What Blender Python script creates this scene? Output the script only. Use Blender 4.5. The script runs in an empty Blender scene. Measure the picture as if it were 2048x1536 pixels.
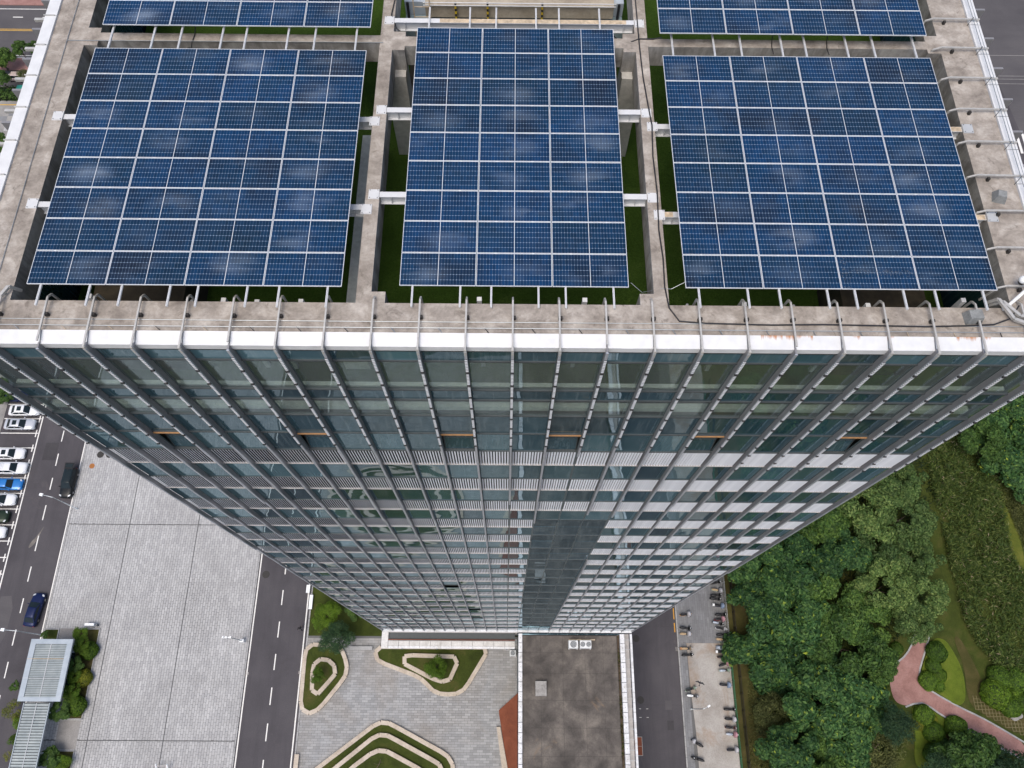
import bpy, bmesh, math, random
import numpy as np
from mathutils import Vector, Matrix

random.seed(11)
rng = np.random.default_rng(7)
S = bpy.context.scene
COL = S.collection
R_ = math.radians

# ------------------------------------------------------------------ camera, sky, sun, exposure
FPX = 1555.7                       # focal length in pixels of a 2048 px wide picture
CAM = np.array([-0.118, -9.403, 118.0])
def cam_rows(p, yaw, roll):
    cp, sp = math.cos(p), math.sin(p)
    R = np.array([[1, 0, 0], [0, sp, cp], [0, cp, -sp]])
    cz, sz = math.cos(yaw), math.sin(yaw)
    R = R @ np.array([[cz, -sz, 0], [sz, cz, 0], [0, 0, 1]]).T
    c, s = math.cos(roll), math.sin(roll)
    return np.array([[c, s, 0], [-s, c, 0], [0, 0, 1]]) @ R
CR = cam_rows(R_(67.2325), R_(-0.7222), R_(1.1102))
cd = bpy.data.cameras.new('camera')
cam = bpy.data.objects.new('camera', cd)
COL.objects.link(cam)
cd.sensor_width = 36
cd.lens = 36 * FPX / 2048
cd.clip_start = 0.5
cd.clip_end = 6000
M3 = Matrix((CR[0], CR[1], -CR[2])).transposed()
cam.matrix_world = Matrix.Translation(CAM) @ M3.to_4x4()
S.camera = cam

SUN_EL, SUN_AZ = 68, 208           # degrees; azimuth clockwise from +Y: light from the front left
w = bpy.data.worlds.new('World')
S.world = w
w.use_nodes = True
nt = w.node_tree
sky = nt.nodes.new('ShaderNodeTexSky')
sky.sky_type = 'NISHITA'
sky.sun_disc = False
sky.sun_elevation = R_(SUN_EL)
sky.sun_rotation = R_(SUN_AZ)
sky.air_density = 1.0
sky.dust_density = 4.0
sky.ozone_density = 0.6
bg = nt.nodes['Background']
bg.inputs[1].default_value = 0.13
nt.links.new(sky.outputs[0], bg.inputs[0])
sl = bpy.data.lights.new('sun', 'SUN')
sl.energy = 1.35
sl.angle = R_(38)
sl.color = (1.0, 0.95, 0.88)
sun = bpy.data.objects.new('sun', sl)
COL.objects.link(sun)
sd = Vector((math.sin(R_(SUN_AZ)) * math.cos(R_(SUN_EL)), math.cos(R_(SUN_AZ)) * math.cos(R_(SUN_EL)), math.sin(R_(SUN_EL))))
sun.rotation_euler = sd.to_track_quat('Z', 'Y').to_euler()
S.view_settings.view_transform = 'Standard'
S.view_settings.look = 'None'
S.view_settings.gamma = 1
S.view_settings.use_curve_mapping = False
S.view_settings.exposure = 0.4
S.cycles.max_bounces = 8
S.cycles.transparent_max_bounces = 8

def at(px, py, h=0.0):
    """world point at height h that lies on the line of sight of a photo pixel (2048 x 1536)"""
    d = CR.T @ np.array([(px - 1024) / FPX, -(py - 768) / FPX, 1.0])
    t = (h - CAM[2]) / d[2]
    p = CAM + t * d
    return Vector((p[0], p[1], h))

# ------------------------------------------------------------------ materials
MATS = {}
def new_mat(name):
    m = bpy.data.materials.new(name)
    m.use_nodes = True
    MATS[name] = m
    return m, m.node_tree.nodes, m.node_tree.links, m.node_tree.nodes['Principled BSDF']
def c4(c):
    return (c[0], c[1], c[2], 1)
def ramp(N, L, src, stops, interp='LINEAR'):
    r = N.new('ShaderNodeValToRGB')
    r.color_ramp.interpolation = interp
    e = r.color_ramp.elements
    while len(e) < len(stops):
        e.new(0.5)
    for i, (p, c) in enumerate(stops):
        e[i].position = p
        e[i].color = c4(c) if not isinstance(c, (int, float)) else (c, c, c, 1)
    L.new(src, r.inputs[0])
    return r.outputs[0]
def noise(N, L, vec, scale, detail=4, rough=0.55, dist=0.0):
    n = N.new('ShaderNodeTexNoise')
    n.inputs['Scale'].default_value = scale
    n.inputs['Detail'].default_value = detail
    n.inputs['Roughness'].default_value = rough
    n.inputs['Distortion'].default_value = dist
    if vec is not None:
        L.new(vec, n.inputs['Vector'])
    return n.outputs[0]
def mixc(N, L, f, a, b, mode='MIX'):
    m = N.new('ShaderNodeMix')
    m.data_type = 'RGBA'
    m.blend_type = mode
    for s, v in ((m.inputs[0], f), (m.inputs[6], a), (m.inputs[7], b)):
        if isinstance(v, (int, float)):
            s.default_value = v
        elif isinstance(v, tuple):
            s.default_value = c4(v)
        else:
            L.new(v, s)
    return m.outputs[2]
def math_(N, L, op, a, b=None, c=None):
    m = N.new('ShaderNodeMath')
    m.operation = op
    for s, v in zip(m.inputs, (a, b, c)):
        if v is None:
            continue
        if isinstance(v, (int, float)):
            s.default_value = v
        else:
            L.new(v, s)
    return m.outputs[0]
def pos(N):
    return N.new('ShaderNodeNewGeometry').outputs['Position']
def mapped(N, L, vec, scale):
    m = N.new('ShaderNodeMapping')
    m.inputs['Scale'].default_value = scale
    L.new(vec, m.inputs['Vector'])
    return m.outputs[0]
def bump(N, L, h, p, strength=0.3, dist=0.02):
    b = N.new('ShaderNodeBump')
    b.inputs['Strength'].default_value = strength
    b.inputs['Distance'].default_value = dist
    L.new(h, b.inputs['Height'])
    L.new(b.outputs[0], p.inputs['Normal'])
def flat(name, col, rough=0.6, metal=0.0, var=0.12, scale=3.0, spec=0.5):
    """plain material with a little mottling"""
    m, N, L, P = new_mat(name)
    n = noise(N, L, pos(N), scale, 5, 0.65)
    a = tuple(c * (1 - var) for c in col)
    b = tuple(min(1, c * (1 + var)) for c in col)
    L.new(ramp(N, L, n, [(0.3, a), (0.7, b)]), P.inputs['Base Color'])
    P.inputs['Roughness'].default_value = rough
    P.inputs['Metallic'].default_value = metal
    P.inputs['Specular IOR Level'].default_value = spec
    return m
def weathered(name, base, dark, light, s1=0.5, s2=6.0, rough=0.85, streak=None, island=0.0, stain=None, bumpd=0.01, patch=0.5):
    """concrete, asphalt, stone: broad blotches, fine grain, optional stretched streaks and stains"""
    m, N, L, P = new_mat(name)
    p = pos(N)
    big = noise(N, L, p, s1, 6, 0.62, 0.4)
    fine = noise(N, L, p, s2, 5, 0.7)
    c = ramp(N, L, big, [(0.28, dark), (0.5, base), (0.75, light)])
    f = ramp(N, L, fine, [(0.25, 0.72), (0.5, 1.0), (0.78, 1.22)])
    c = mixc(N, L, 0.8, c, f, 'MULTIPLY')
    if streak:
        st = noise(N, L, mapped(N, L, p, streak), 1.0, 5, 0.7)
        c = mixc(N, L, ramp(N, L, st, [(0.45, 0.0), (0.68, patch)]), c, dark)
    if stain:
        sn = noise(N, L, p, stain[1], 7, 0.7, 1.0)
        c = mixc(N, L, ramp(N, L, sn, [(stain[2], 0.0), (stain[2] + 0.1, stain[3])]), c, stain[0])
    if island:
        r = N.new('ShaderNodeNewGeometry').outputs['Random Per Island']
        c = mixc(N, L, 1.0, c, ramp(N, L, r, [(0, 1 - island), (1, 1 + island)]), 'MULTIPLY')
    L.new(c, P.inputs['Base Color'])
    P.inputs['Roughness'].default_value = rough
    P.inputs['Specular IOR Level'].default_value = 0.3
    bump(N, L, fine, P, 0.4, bumpd)
    return m
def paint(name, col, rough=0.25, metal=0.0):
    m, N, L, P = new_mat(name)
    P.inputs['Base Color'].default_value = c4(col)
    P.inputs['Roughness'].default_value = rough
    P.inputs['Metallic'].default_value = metal
    P.inputs['Coat Weight'].default_value = 0.6 if max(col) > 0.07 else 0.05
    if max(col) < 0.07:
        P.inputs['Specular IOR Level'].default_value = 0.25
    P.inputs['Coat Roughness'].default_value = 0.06
    return m
def foliage(name, dark, mid, light, fleck=None):
    m, N, L, P = new_mat(name)
    r = N.new('ShaderNodeNewGeometry').outputs['Random Per Island']
    st = [(0.0, dark), (0.55, mid), (0.93, light)]
    if fleck:
        st[-1] = (0.965, light)
        st.append((0.995, fleck))
    c = ramp(N, L, r, st)
    o = N.new('ShaderNodeObjectInfo').outputs['Random']
    c = mixc(N, L, 1.0, c, ramp(N, L, o, [(0, (0.68, 0.74, 0.72)), (1, (1.32, 1.24, 1.12))]), 'MULTIPLY')
    n = noise(N, L, pos(N), 0.8, 3)
    c = mixc(N, L, 1.0, c, ramp(N, L, n, [(0.3, 0.75), (0.7, 1.25)]), 'MULTIPLY')
    L.new(c, P.inputs['Base Color'])
    P.inputs['Roughness'].default_value = 0.6
    P.inputs['Specular IOR Level'].default_value = 0.25
    # leaves let a little light through
    T = N.new('ShaderNodeBsdfTranslucent')
    L.new(mixc(N, L, 1.0, c, (1.1, 1.3, 0.5), 'MULTIPLY'), T.inputs[0])
    mx = N.new('ShaderNodeMixShader')
    mx.inputs[0].default_value = 0.22
    L.new(P.outputs[0], mx.inputs[1])
    L.new(T.outputs[0], mx.inputs[2])
    L.new(mx.outputs[0], N['Material Output'].inputs[0])
    return m
def grass_mat(name, a, b, c_, s=1.2):
    m, N, L, P = new_mat(name)
    p = pos(N)
    n = noise(N, L, p, s, 6, 0.7, 0.6)
    f = noise(N, L, p, 14, 4, 0.8)
    col = ramp(N, L, n, [(0.3, a), (0.52, b), (0.72, c_)])
    col = mixc(N, L, 0.9, col, ramp(N, L, f, [(0.25, 0.55), (0.75, 1.4)]), 'MULTIPLY')
    L.new(col, P.inputs['Base Color'])
    P.inputs['Roughness'].default_value = 0.9
    P.inputs['Specular IOR Level'].default_value = 0.1
    bump(N, L, f, P, 0.8, 0.06)
    return m
def glazing(name, tint, ior, see=False, wob=0.010, dirt_veil=0.1):
    m, N, L, P = new_mat(name)
    N.remove(P)
    p = pos(N)
    o = N.new('ShaderNodeObjectInfo').outputs['Random']
    off = N.new('ShaderNodeVectorMath')
    off.operation = 'ADD'
    L.new(p, off.inputs[0])
    cx = N.new('ShaderNodeCombineXYZ')
    L.new(math_(N, L, 'MULTIPLY', o, 37.0), cx.inputs[0])
    L.new(cx.outputs[0], off.inputs[1])
    h = noise(N, L, off.outputs[0], 0.55, 1.5, 0.4)
    b = N.new('ShaderNodeBump')
    b.inputs['Strength'].default_value = 1.0
    b.inputs['Distance'].default_value = wob
    L.new(h, b.inputs['Height'])
    gl = N.new('ShaderNodeBsdfGlossy')
    gl.inputs['Roughness'].default_value = 0.015
    gl.inputs['Color'].default_value = (0.68, 0.84, 0.92, 1)
    L.new(b.outputs[0], gl.inputs['Normal'])
    ge = N.new('ShaderNodeNewGeometry')
    dt = N.new('ShaderNodeVectorMath')
    dt.operation = 'DOT_PRODUCT'
    L.new(ge.outputs['Normal'], dt.inputs[0])
    L.new(ge.outputs['Incoming'], dt.inputs[1])
    f0 = ((ior - 1) / (ior + 1)) ** 2
    graze = math_(N, L, 'POWER', math_(N, L, 'SUBTRACT', 1.0, math_(N, L, 'ABSOLUTE', dt.outputs['Value'])), 5.0)
    fres = math_(N, L, 'MULTIPLY_ADD', graze, 1.0 - f0, f0)
    var = ramp(N, L, o, [(0, tuple(c * 0.65 for c in tint)), (1, tuple(min(1, c * 1.4) for c in tint))])
    if see:
        base = N.new('ShaderNodeBsdfTransparent')
        base.inputs[0].default_value = c4(tint)
        df = N.new('ShaderNodeBsdfDiffuse')
        df.inputs[0].default_value = (0.26, 0.275, 0.265, 1)
        mb = N.new('ShaderNodeMixShader')
        mb.inputs[0].default_value = dirt_veil  # even pale veil painted on clear panes, standing in for brightness inside
        L.new(base.outputs[0], mb.inputs[1])
        L.new(df.outputs[0], mb.inputs[2])
        src = mb.outputs[0]
    else:
        base = N.new('ShaderNodeBsdfDiffuse')
        st = noise(N, L, mapped(N, L, p, (9, 9, 0.5)), 1.0, 3)
        L.new(mixc(N, L, ramp(N, L, st, [(0.5, 0.0), (0.75, dirt_veil)]), var, (0.3, 0.36, 0.38)), base.inputs[0])
        src = base.outputs[0]
    mx = N.new('ShaderNodeMixShader')
    L.new(fres, mx.inputs[0])
    L.new(src, mx.inputs[1])
    L.new(gl.outputs[0], mx.inputs[2])
    L.new(mx.outputs[0], N['Material Output'].inputs[0])
    return m
def solar_cells():
    """6 x 24 half cells on the sheet's UVs, silver ribbon lines, bright cell corners, dust with painted cloud glare"""
    m, N, L, P = new_mat('solar_cells')
    uv = N.new('ShaderNodeUVMap').outputs[0]
    sp = N.new('ShaderNodeSeparateXYZ')
    L.new(uv, sp.inputs[0])
    u = math_(N, L, 'MULTIPLY', sp.outputs[0], 24.0)
    v = math_(N, L, 'MULTIPLY', sp.outputs[1], 6.0)
    def edge(x):
        f = math_(N, L, 'FRACT', x)
        return math_(N, L, 'MINIMUM', f, math_(N, L, 'SUBTRACT', 1.0, f))
    eu, ev = edge(u), edge(v)
    lu = math_(N, L, 'LESS_THAN', eu, 0.045)
    lv = math_(N, L, 'LESS_THAN', ev, 0.028)
    line = math_(N, L, 'MAXIMUM', math_(N, L, 'MULTIPLY', lu, 0.26), math_(N, L, 'MULTIPLY', lv, 0.40))
    dia = math_(N, L, 'LESS_THAN', math_(N, L, 'ADD', eu, math_(N, L, 'MULTIPLY', ev, 2.0)), 0.17)
    line = math_(N, L, 'MAXIMUM', line, dia)
    o = N.new('ShaderNodeObjectInfo').outputs['Random']
    # per-cell and per-panel tone
    fl = N.new('ShaderNodeCombineXYZ')
    L.new(math_(N, L, 'FLOOR', u), fl.inputs[0])
    L.new(math_(N, L, 'FLOOR', v), fl.inputs[1])
    L.new(math_(N, L, 'MULTIPLY', o, 91.0), fl.inputs[2])
    wn = N.new('ShaderNodeTexWhiteNoise')
    L.new(fl.outputs[0], wn.inputs['Vector'])
    p = pos(N)
    hue = noise(N, L, p, 0.55, 3, 0.5)
    cell = ramp(N, L, hue, [(0.3, (0.0015, 0.020, 0.052)), (0.5, (0.001, 0.024, 0.072)), (0.68, (0.004, 0.014, 0.038))])
    cell = mixc(N, L, 1.0, cell, ramp(N, L, o, [(0, (1.15, 0.82, 0.76)), (0.5, (0.85, 1.0, 1.0)), (1, (0.8, 1.15, 1.25))]), 'MULTIPLY')
    cell = mixc(N, L, 1.0, cell, ramp(N, L, wn.outputs[0], [(0, 0.82), (1, 1.2)]), 'MULTIPLY')
    col = mixc(N, L, line, cell, (0.26, 0.36, 0.50))
    # dust and painted cloud glare: one patch per panel, place and size differ
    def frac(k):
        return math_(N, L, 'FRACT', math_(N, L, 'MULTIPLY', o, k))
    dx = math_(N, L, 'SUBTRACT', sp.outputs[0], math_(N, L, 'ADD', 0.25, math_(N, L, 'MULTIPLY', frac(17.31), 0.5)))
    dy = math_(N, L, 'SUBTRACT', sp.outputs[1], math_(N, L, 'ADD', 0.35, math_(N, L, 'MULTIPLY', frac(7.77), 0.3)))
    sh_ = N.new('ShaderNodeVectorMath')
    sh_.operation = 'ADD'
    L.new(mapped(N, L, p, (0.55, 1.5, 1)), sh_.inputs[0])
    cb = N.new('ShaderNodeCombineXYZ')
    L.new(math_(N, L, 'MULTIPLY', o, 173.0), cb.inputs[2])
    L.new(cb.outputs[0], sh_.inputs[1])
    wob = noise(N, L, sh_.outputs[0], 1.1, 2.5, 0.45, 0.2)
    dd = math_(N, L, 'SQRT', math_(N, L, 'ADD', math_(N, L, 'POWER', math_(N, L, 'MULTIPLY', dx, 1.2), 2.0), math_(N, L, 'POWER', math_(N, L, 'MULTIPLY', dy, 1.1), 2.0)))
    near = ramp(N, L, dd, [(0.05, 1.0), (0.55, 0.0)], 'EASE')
    dust_glare = math_(N, L, 'MULTIPLY', near, ramp(N, L, wob, [(0.38, 0.0), (0.58, 0.42), (0.80, 1.0)], 'EASE'))
    amt = math_(N, L, 'MULTIPLY', dust_glare, math_(N, L, 'MULTIPLY', math_(N, L, 'POWER', frac(29.17), 1.3), 0.46))
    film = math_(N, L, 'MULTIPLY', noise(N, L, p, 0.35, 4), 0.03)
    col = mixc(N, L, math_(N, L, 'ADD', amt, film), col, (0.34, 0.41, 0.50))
    L.new(col, P.inputs['Base Color'])
    P.inputs['Roughness'].default_value = 0.16
    P.inputs['Specular IOR Level'].default_value = 0.16
    return m
def island_tone(name, a, b, rough=0.8):
    m, N, L, P = new_mat(name)
    r = N.new('ShaderNodeNewGeometry').outputs['Random Per Island']
    L.new(ramp(N, L, r, [(0, a), (1, b)]), P.inputs['Base Color'])
    P.inputs['Roughness'].default_value = rough
    return m
def pavers_mat(name, a, b, c_, dirt_veil, s=0.16, streak=(1.5, 0.12, 1)):
    """paving stones: tone by stone (island or object), broad dirt"""
    m, N, L, P = new_mat(name)
    p = pos(N)
    r = N.new('ShaderNodeNewGeometry').outputs['Random Per Island']
    o = N.new('ShaderNodeObjectInfo').outputs['Random']
    rr = math_(N, L, 'FRACT', math_(N, L, 'ADD', r, o))
    col = ramp(N, L, rr, [(0, a), (0.5, b), (1, c_)])
    d = noise(N, L, p, s, 6, 0.65, 0.5)
    col = mixc(N, L, ramp(N, L, d, [(0.42, 0.0), (0.75, 0.7)]), col, dirt_veil)
    st = noise(N, L, mapped(N, L, p, streak), 1.0, 5, 0.7)
    col = mixc(N, L, 1.0, col, ramp(N, L, st, [(0.3, 0.90), (0.7, 1.07)]), 'MULTIPLY')
    f = noise(N, L, p, 9, 4, 0.7)
    col = mixc(N, L, 1.0, col, ramp(N, L, f, [(0.3, 0.9), (0.7, 1.08)]), 'MULTIPLY')
    L.new(col, P.inputs['Base Color'])
    P.inputs['Roughness'].default_value = 0.8
    P.inputs['Specular IOR Level'].default_value = 0.3
    return m
def strip_lamp():
    m, N, L, P = new_mat('strip_lamp')
    sp = N.new('ShaderNodeSeparateXYZ')
    L.new(pos(N), sp.inputs[0])
    f = math_(N, L, 'FRACT', math_(N, L, 'MULTIPLY', sp.outputs[2], 9.0))
    L.new(mixc(N, L, math_(N, L, 'LESS_THAN', f, 0.28), (0.86, 0.88, 0.92), (0.08, 0.08, 0.09)), P.inputs['Base Color'])
    P.inputs['Roughness'].default_value = 0.5
    return m
def corrugated(name, a, b, axis, k):
    m, N, L, P = new_mat(name)
    p = pos(N)
    n = noise(N, L, p, 0.7, 6, 0.65)
    c = ramp(N, L, n, [(0.3, a), (0.7, b)])
    L.new(c, P.inputs['Base Color'])
    P.inputs['Roughness'].default_value = 0.45
    P.inputs['Metallic'].default_value = 0.35
    return m
def rust_white():
    """white coated steel with rust runs from the upper lip on some panels"""
    m, N, L, P = new_mat('fascia_white')
    p = pos(N)
    f = noise(N, L, p, 3.0, 5)
    base = ramp(N, L, f, [(0.3, (0.60, 0.61, 0.62)), (0.7, (0.70, 0.71, 0.72))])
    sp = N.new('ShaderNodeSeparateXYZ')
    L.new(p, sp.inputs[0])
    st = noise(N, L, mapped(N, L, p, (9.0, 0.8, 0.3)), 1.0, 3, 0.6)
    k = None
    for c_, hw in ((7.9, 0.75), (9.9, 0.12), (10.9, 0.10), (13.3, 0.5)):
        q = math_(N, L, 'LESS_THAN', math_(N, L, 'ABSOLUTE', math_(N, L, 'SUBTRACT', sp.outputs[0], c_)), hw)
        k = q if k is None else math_(N, L, 'MAXIMUM', k, q)
    reach = math_(N, L, 'SUBTRACT', math_(N, L, 'ADD', sp.outputs[1], math_(N, L, 'MULTIPLY', st, 0.42)), 0.60)
    lip = ramp(N, L, reach, [(0.10, 0.0), (0.22, 0.9)])
    front = math_(N, L, 'LESS_THAN', sp.outputs[1], 0.8)
    k = math_(N, L, 'MULTIPLY', math_(N, L, 'MULTIPLY', k, lip), front)
    L.new(mixc(N, L, k, base, (0.42, 0.17, 0.05)), P.inputs['Base Color'])
    P.inputs['Roughness'].default_value = 0.4
    return m

weathered('concrete', (0.345, 0.308, 0.27), (0.19, 0.165, 0.143), (0.53, 0.49, 0.445), 1.5, 11, streak=(1.6, 3.0, 0.6), stain=((0.115, 0.095, 0.078), 1.9, 0.57, 0.6), patch=0.5, bumpd=0.015)
weathered('column_grey', (0.46, 0.45, 0.42), (0.36, 0.35, 0.33), (0.54, 0.53, 0.50), 0.8, 6)
weathered('concrete_side', (0.33, 0.32, 0.30), (0.13, 0.12, 0.11), (0.42, 0.41, 0.39), 1.0, 6, streak=(2.4, 2.4, 0.25), patch=0.75)
weathered('core_concrete', (0.36, 0.31, 0.24), (0.24, 0.20, 0.15), (0.46, 0.41, 0.33), 0.6, 7)
weathered('asphalt', (0.074, 0.069, 0.076), (0.052, 0.048, 0.054), (0.094, 0.088, 0.094), 0.12, 9, streak=(0.8, 0.06, 1), patch=0.5, stain=((0.11, 0.10, 0.10), 0.22, 0.62, 0.5))
weathered('asphalt_old', (0.092, 0.087, 0.092), (0.068, 0.064, 0.070), (0.115, 0.108, 0.110), 0.07, 8, streak=(0.06, 0.3, 1), patch=0.5)
weathered('asphalt_patch', (0.055, 0.052, 0.056), (0.045, 0.042, 0.046), (0.066, 0.062, 0.066), 0.5, 9)
weathered('spilt_sand', (0.17, 0.155, 0.14), (0.11, 0.10, 0.095), (0.24, 0.22, 0.20), 1.2, 9)
weathered('pad_concrete', (0.36, 0.34, 0.315), (0.27, 0.245, 0.22), (0.44, 0.42, 0.395), 0.3, 6, stain=((0.27, 0.19, 0.13), 0.13, 0.50, 0.55))
weathered('deck_concrete', (0.115, 0.102, 0.092), (0.048, 0.043, 0.040), (0.215, 0.19, 0.165), 0.33, 6, streak=(0.5, 0.35, 1), patch=0.7, stain=((0.24, 0.165, 0.105), 0.17, 0.60, 0.55), bumpd=0.02)
weathered('walk_concrete', (0.27, 0.26, 0.25), (0.2, 0.19, 0.185), (0.34, 0.33, 0.31), 0.3, 6)
weathered('dry_rib', (0.17, 0.145, 0.075), (0.12, 0.11, 0.05), (0.22, 0.19, 0.11), 0.8, 6)
weathered('kerb_stone', (0.48, 0.415, 0.34), (0.37, 0.31, 0.25), (0.56, 0.50, 0.43), 0.6, 6, island=0.12)
weathered('grey_kerb', (0.34, 0.34, 0.34), (0.25, 0.25, 0.25), (0.42, 0.42, 0.42), 0.6, 6)
weathered('brick_path', (0.30, 0.165, 0.145), (0.23, 0.12, 0.105), (0.37, 0.22, 0.20), 0.5, 5)
weathered('red_deck', (0.20, 0.062, 0.032), (0.15, 0.045, 0.025), (0.24, 0.08, 0.045), 0.5, 8)
weathered('soil', (0.075, 0.052, 0.035), (0.05, 0.035, 0.025), (0.11, 0.08, 0.05), 0.6, 6)
weathered('dark_floor', (0.05, 0.042, 0.03), (0.03, 0.025, 0.02), (0.12, 0.095, 0.06), 0.7, 5)
weathered('bark', (0.10, 0.075, 0.055), (0.06, 0.045, 0.035), (0.14, 0.11, 0.08), 2.0, 9)
weathered('rock', (0.30, 0.29, 0.28), (0.2, 0.19, 0.18), (0.40, 0.39, 0.37), 1.5, 7)
weathered('pale_wall', (0.62, 0.64, 0.60), (0.52, 0.53, 0.50), (0.70, 0.71, 0.68), 0.8, 6)
weathered('canopy_white', (0.62, 0.61, 0.59), (0.45, 0.43, 0.40), (0.72, 0.71, 0.69), 0.8, 6, streak=(3, 0.6, 1), patch=0.35)
weathered('coping_white', (0.70, 0.71, 0.73), (0.50, 0.49, 0.47), (0.78, 0.78, 0.79), 0.8, 5, streak=(1.0, 3.0, 1), patch=0.25)
grass_mat('lawn', (0.030, 0.040, 0.010), (0.050, 0.066, 0.014), (0.085, 0.078, 0.026), 0.35)
grass_mat('lawn_dry', (0.045, 0.050, 0.014), (0.070, 0.064, 0.022), (0.10, 0.08, 0.035), 0.4)
grass_mat('lawn_bright', (0.075, 0.105, 0.014), (0.105, 0.145, 0.018), (0.15, 0.17, 0.03), 0.5)
grass_mat('lawn_mid', (0.065, 0.085, 0.014), (0.10, 0.115, 0.02), (0.15, 0.15, 0.035), 0.6)
grass_mat('turf', (0.036, 0.072, 0.010), (0.050, 0.096, 0.014), (0.070, 0.120, 0.022), 0.5)
grass_mat('earth', (0.045, 0.060, 0.020), (0.09, 0.085, 0.045), (0.26, 0.20, 0.125), 0.045)
rust_white()
flat('white_steel', (0.60, 0.61, 0.62), 0.45, 0, 0.06, 4)
flat('rusty_steel', (0.50, 0.40, 0.28), 0.6, 0, 0.35, 6)
flat('primer_grey', (0.42, 0.44, 0.46), 0.5, 0, 0.08, 3)
flat('aluminium', (0.72, 0.73, 0.74), 0.4, 0.2, 0.08, 5)
flat('bracket_metal', (0.50, 0.49, 0.465), 0.45, 0.3, 0.14, 8)
flat('panel_frame', (0.72, 0.74, 0.77), 0.35, 0.2, 0.05, 5)
flat('fin_grey', (0.27, 0.265, 0.275), 0.45, 0.3, 0.12, 2)
flat('fin_nose', (0.48, 0.50, 0.54), 0.4, 0.4, 0.12, 3)
island_tone('louver_white', (0.74, 0.77, 0.83), (0.86, 0.89, 0.95), 0.5)
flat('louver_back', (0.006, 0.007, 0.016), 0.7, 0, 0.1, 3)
flat('sill_metal', (0.42, 0.40, 0.39), 0.5, 0.2, 0.14, 4)
flat('mullion_dark', (0.06, 0.07, 0.075), 0.5, 0.2, 0.1, 3)
flat('mullion_teal', (0.10, 0.13, 0.14), 0.4, 0.2, 0.1, 3)
flat('wood_brown', (0.36, 0.19, 0.08), 0.55, 0, 0.2, 5)
flat('blue_wall', (0.42, 0.48, 0.55), 0.7, 0, 0.08, 1)
flat('teal_ledge', (0.22, 0.29, 0.32), 0.6, 0, 0.1, 2)
flat('interior', (0.055, 0.060, 0.052), 0.8, 0, 0.3, 0.8)
flat('curtain', (0.25, 0.18, 0.10), 0.8, 0, 0.5, 0.9)
flat('cable_black', (0.012, 0.013, 0.018), 0.5, 0, 0.1, 3)
flat('wire_grey', (0.33, 0.36, 0.38), 0.4, 0.6, 0.1, 3)
flat('block_grey', (0.22, 0.23, 0.23), 0.9, 0, 0.25, 9)
flat('line_white', (0.72, 0.71, 0.68), 0.7, 0, 0.12, 4)
flat('line_yellow', (0.55, 0.33, 0.06), 0.7, 0, 0.15, 4)
flat('line_orange', (0.60, 0.30, 0.03), 0.7, 0, 0.15, 4)
flat('iron_dark', (0.035, 0.032, 0.030), 0.7, 0.2, 0.2, 6)
flat('joint_grey', (0.09, 0.095, 0.10), 0.8, 0, 0.2, 3)
flat('iron_orange', (0.33, 0.13, 0.035), 0.8, 0, 0.2, 6)
flat('tyre', (0.012, 0.012, 0.013), 0.85, 0, 0.1, 9)
flat('rim', (0.35, 0.36, 0.38), 0.35, 0.8, 0.1, 9)
flat('black_plastic', (0.015, 0.015, 0.017), 0.55, 0, 0.15, 9)
flat('seat_tan', (0.40, 0.29, 0.17), 0.7, 0, 0.12, 9)
flat('lamp_grey', (0.62, 0.66, 0.68), 0.4, 0.3, 0.08, 3)
flat('lamp_white', (0.80, 0.82, 0.83), 0.35, 0, 0.04, 3)
flat('ac_white', (0.62, 0.64, 0.65), 0.5, 0, 0.1, 3)
flat('ac_grille', (0.13, 0.145, 0.16), 0.5, 0.3, 0.1, 3)
flat('green_fence', (0.015, 0.19, 0.09), 0.5, 0, 0.1, 3)
flat('fence_dark', (0.030, 0.024, 0.020), 0.7, 0.2, 0.15, 3)
flat('warn_yellow', (0.60, 0.42, 0.02), 0.5, 0, 0.1, 3)
flat('bin_teal', (0.03, 0.25, 0.20), 0.5, 0, 0.1, 3)
flat('skin', (0.42, 0.27, 0.19), 0.6, 0, 0.05, 9)
flat('hair', (0.012, 0.010, 0.010), 0.6, 0, 0.1, 9)
flat('cloth_grey', (0.24, 0.24, 0.25), 0.85, 0, 0.1, 9)
flat('cloth_black', (0.018, 0.018, 0.022), 0.85, 0, 0.1, 9)
flat('feathers', (0.012, 0.012, 0.016), 0.6, 0, 0.2, 9)
flat('headlight', (0.55, 0.58, 0.60), 0.15, 0, 0.05, 9)
flat('taillight', (0.28, 0.015, 0.012), 0.25, 0, 0.05, 9)
flat('cover_silver', (0.40, 0.45, 0.52), 0.5, 0.3, 0.15, 5)
corrugated('ribbed_roof', (0.20, 0.24, 0.26), (0.33, 0.37, 0.38), 1, 3)
corrugated('rib_gap', (0.08, 0.10, 0.11), (0.13, 0.15, 0.16), 1, 3)
corrugated('roof_border', (0.27, 0.32, 0.37), (0.36, 0.41, 0.46), 1, 3)
glazing('glass_clear', (0.90, 0.95, 0.92), 1.7, True, 0.006, 0.13)
glazing('glass_blue', (0.055, 0.115, 0.140), 2.2, False, 0.010, 0.25)
glazing('glass_teal', (0.042, 0.095, 0.112), 2.3, False, 0.017, 0.22)
glazing('glass_dark', (0.020, 0.050, 0.065), 2.2, False, 0.012, 0.22)
glazing('glass_shade', (0.036, 0.062, 0.080), 1.6, False, 0.02, 0.3)
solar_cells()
strip_lamp()
pavers_mat('plaza_pavers', (0.37, 0.37, 0.375), (0.42, 0.42, 0.42), (0.475, 0.475, 0.475), (0.29, 0.287, 0.285), 0.10)
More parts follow.
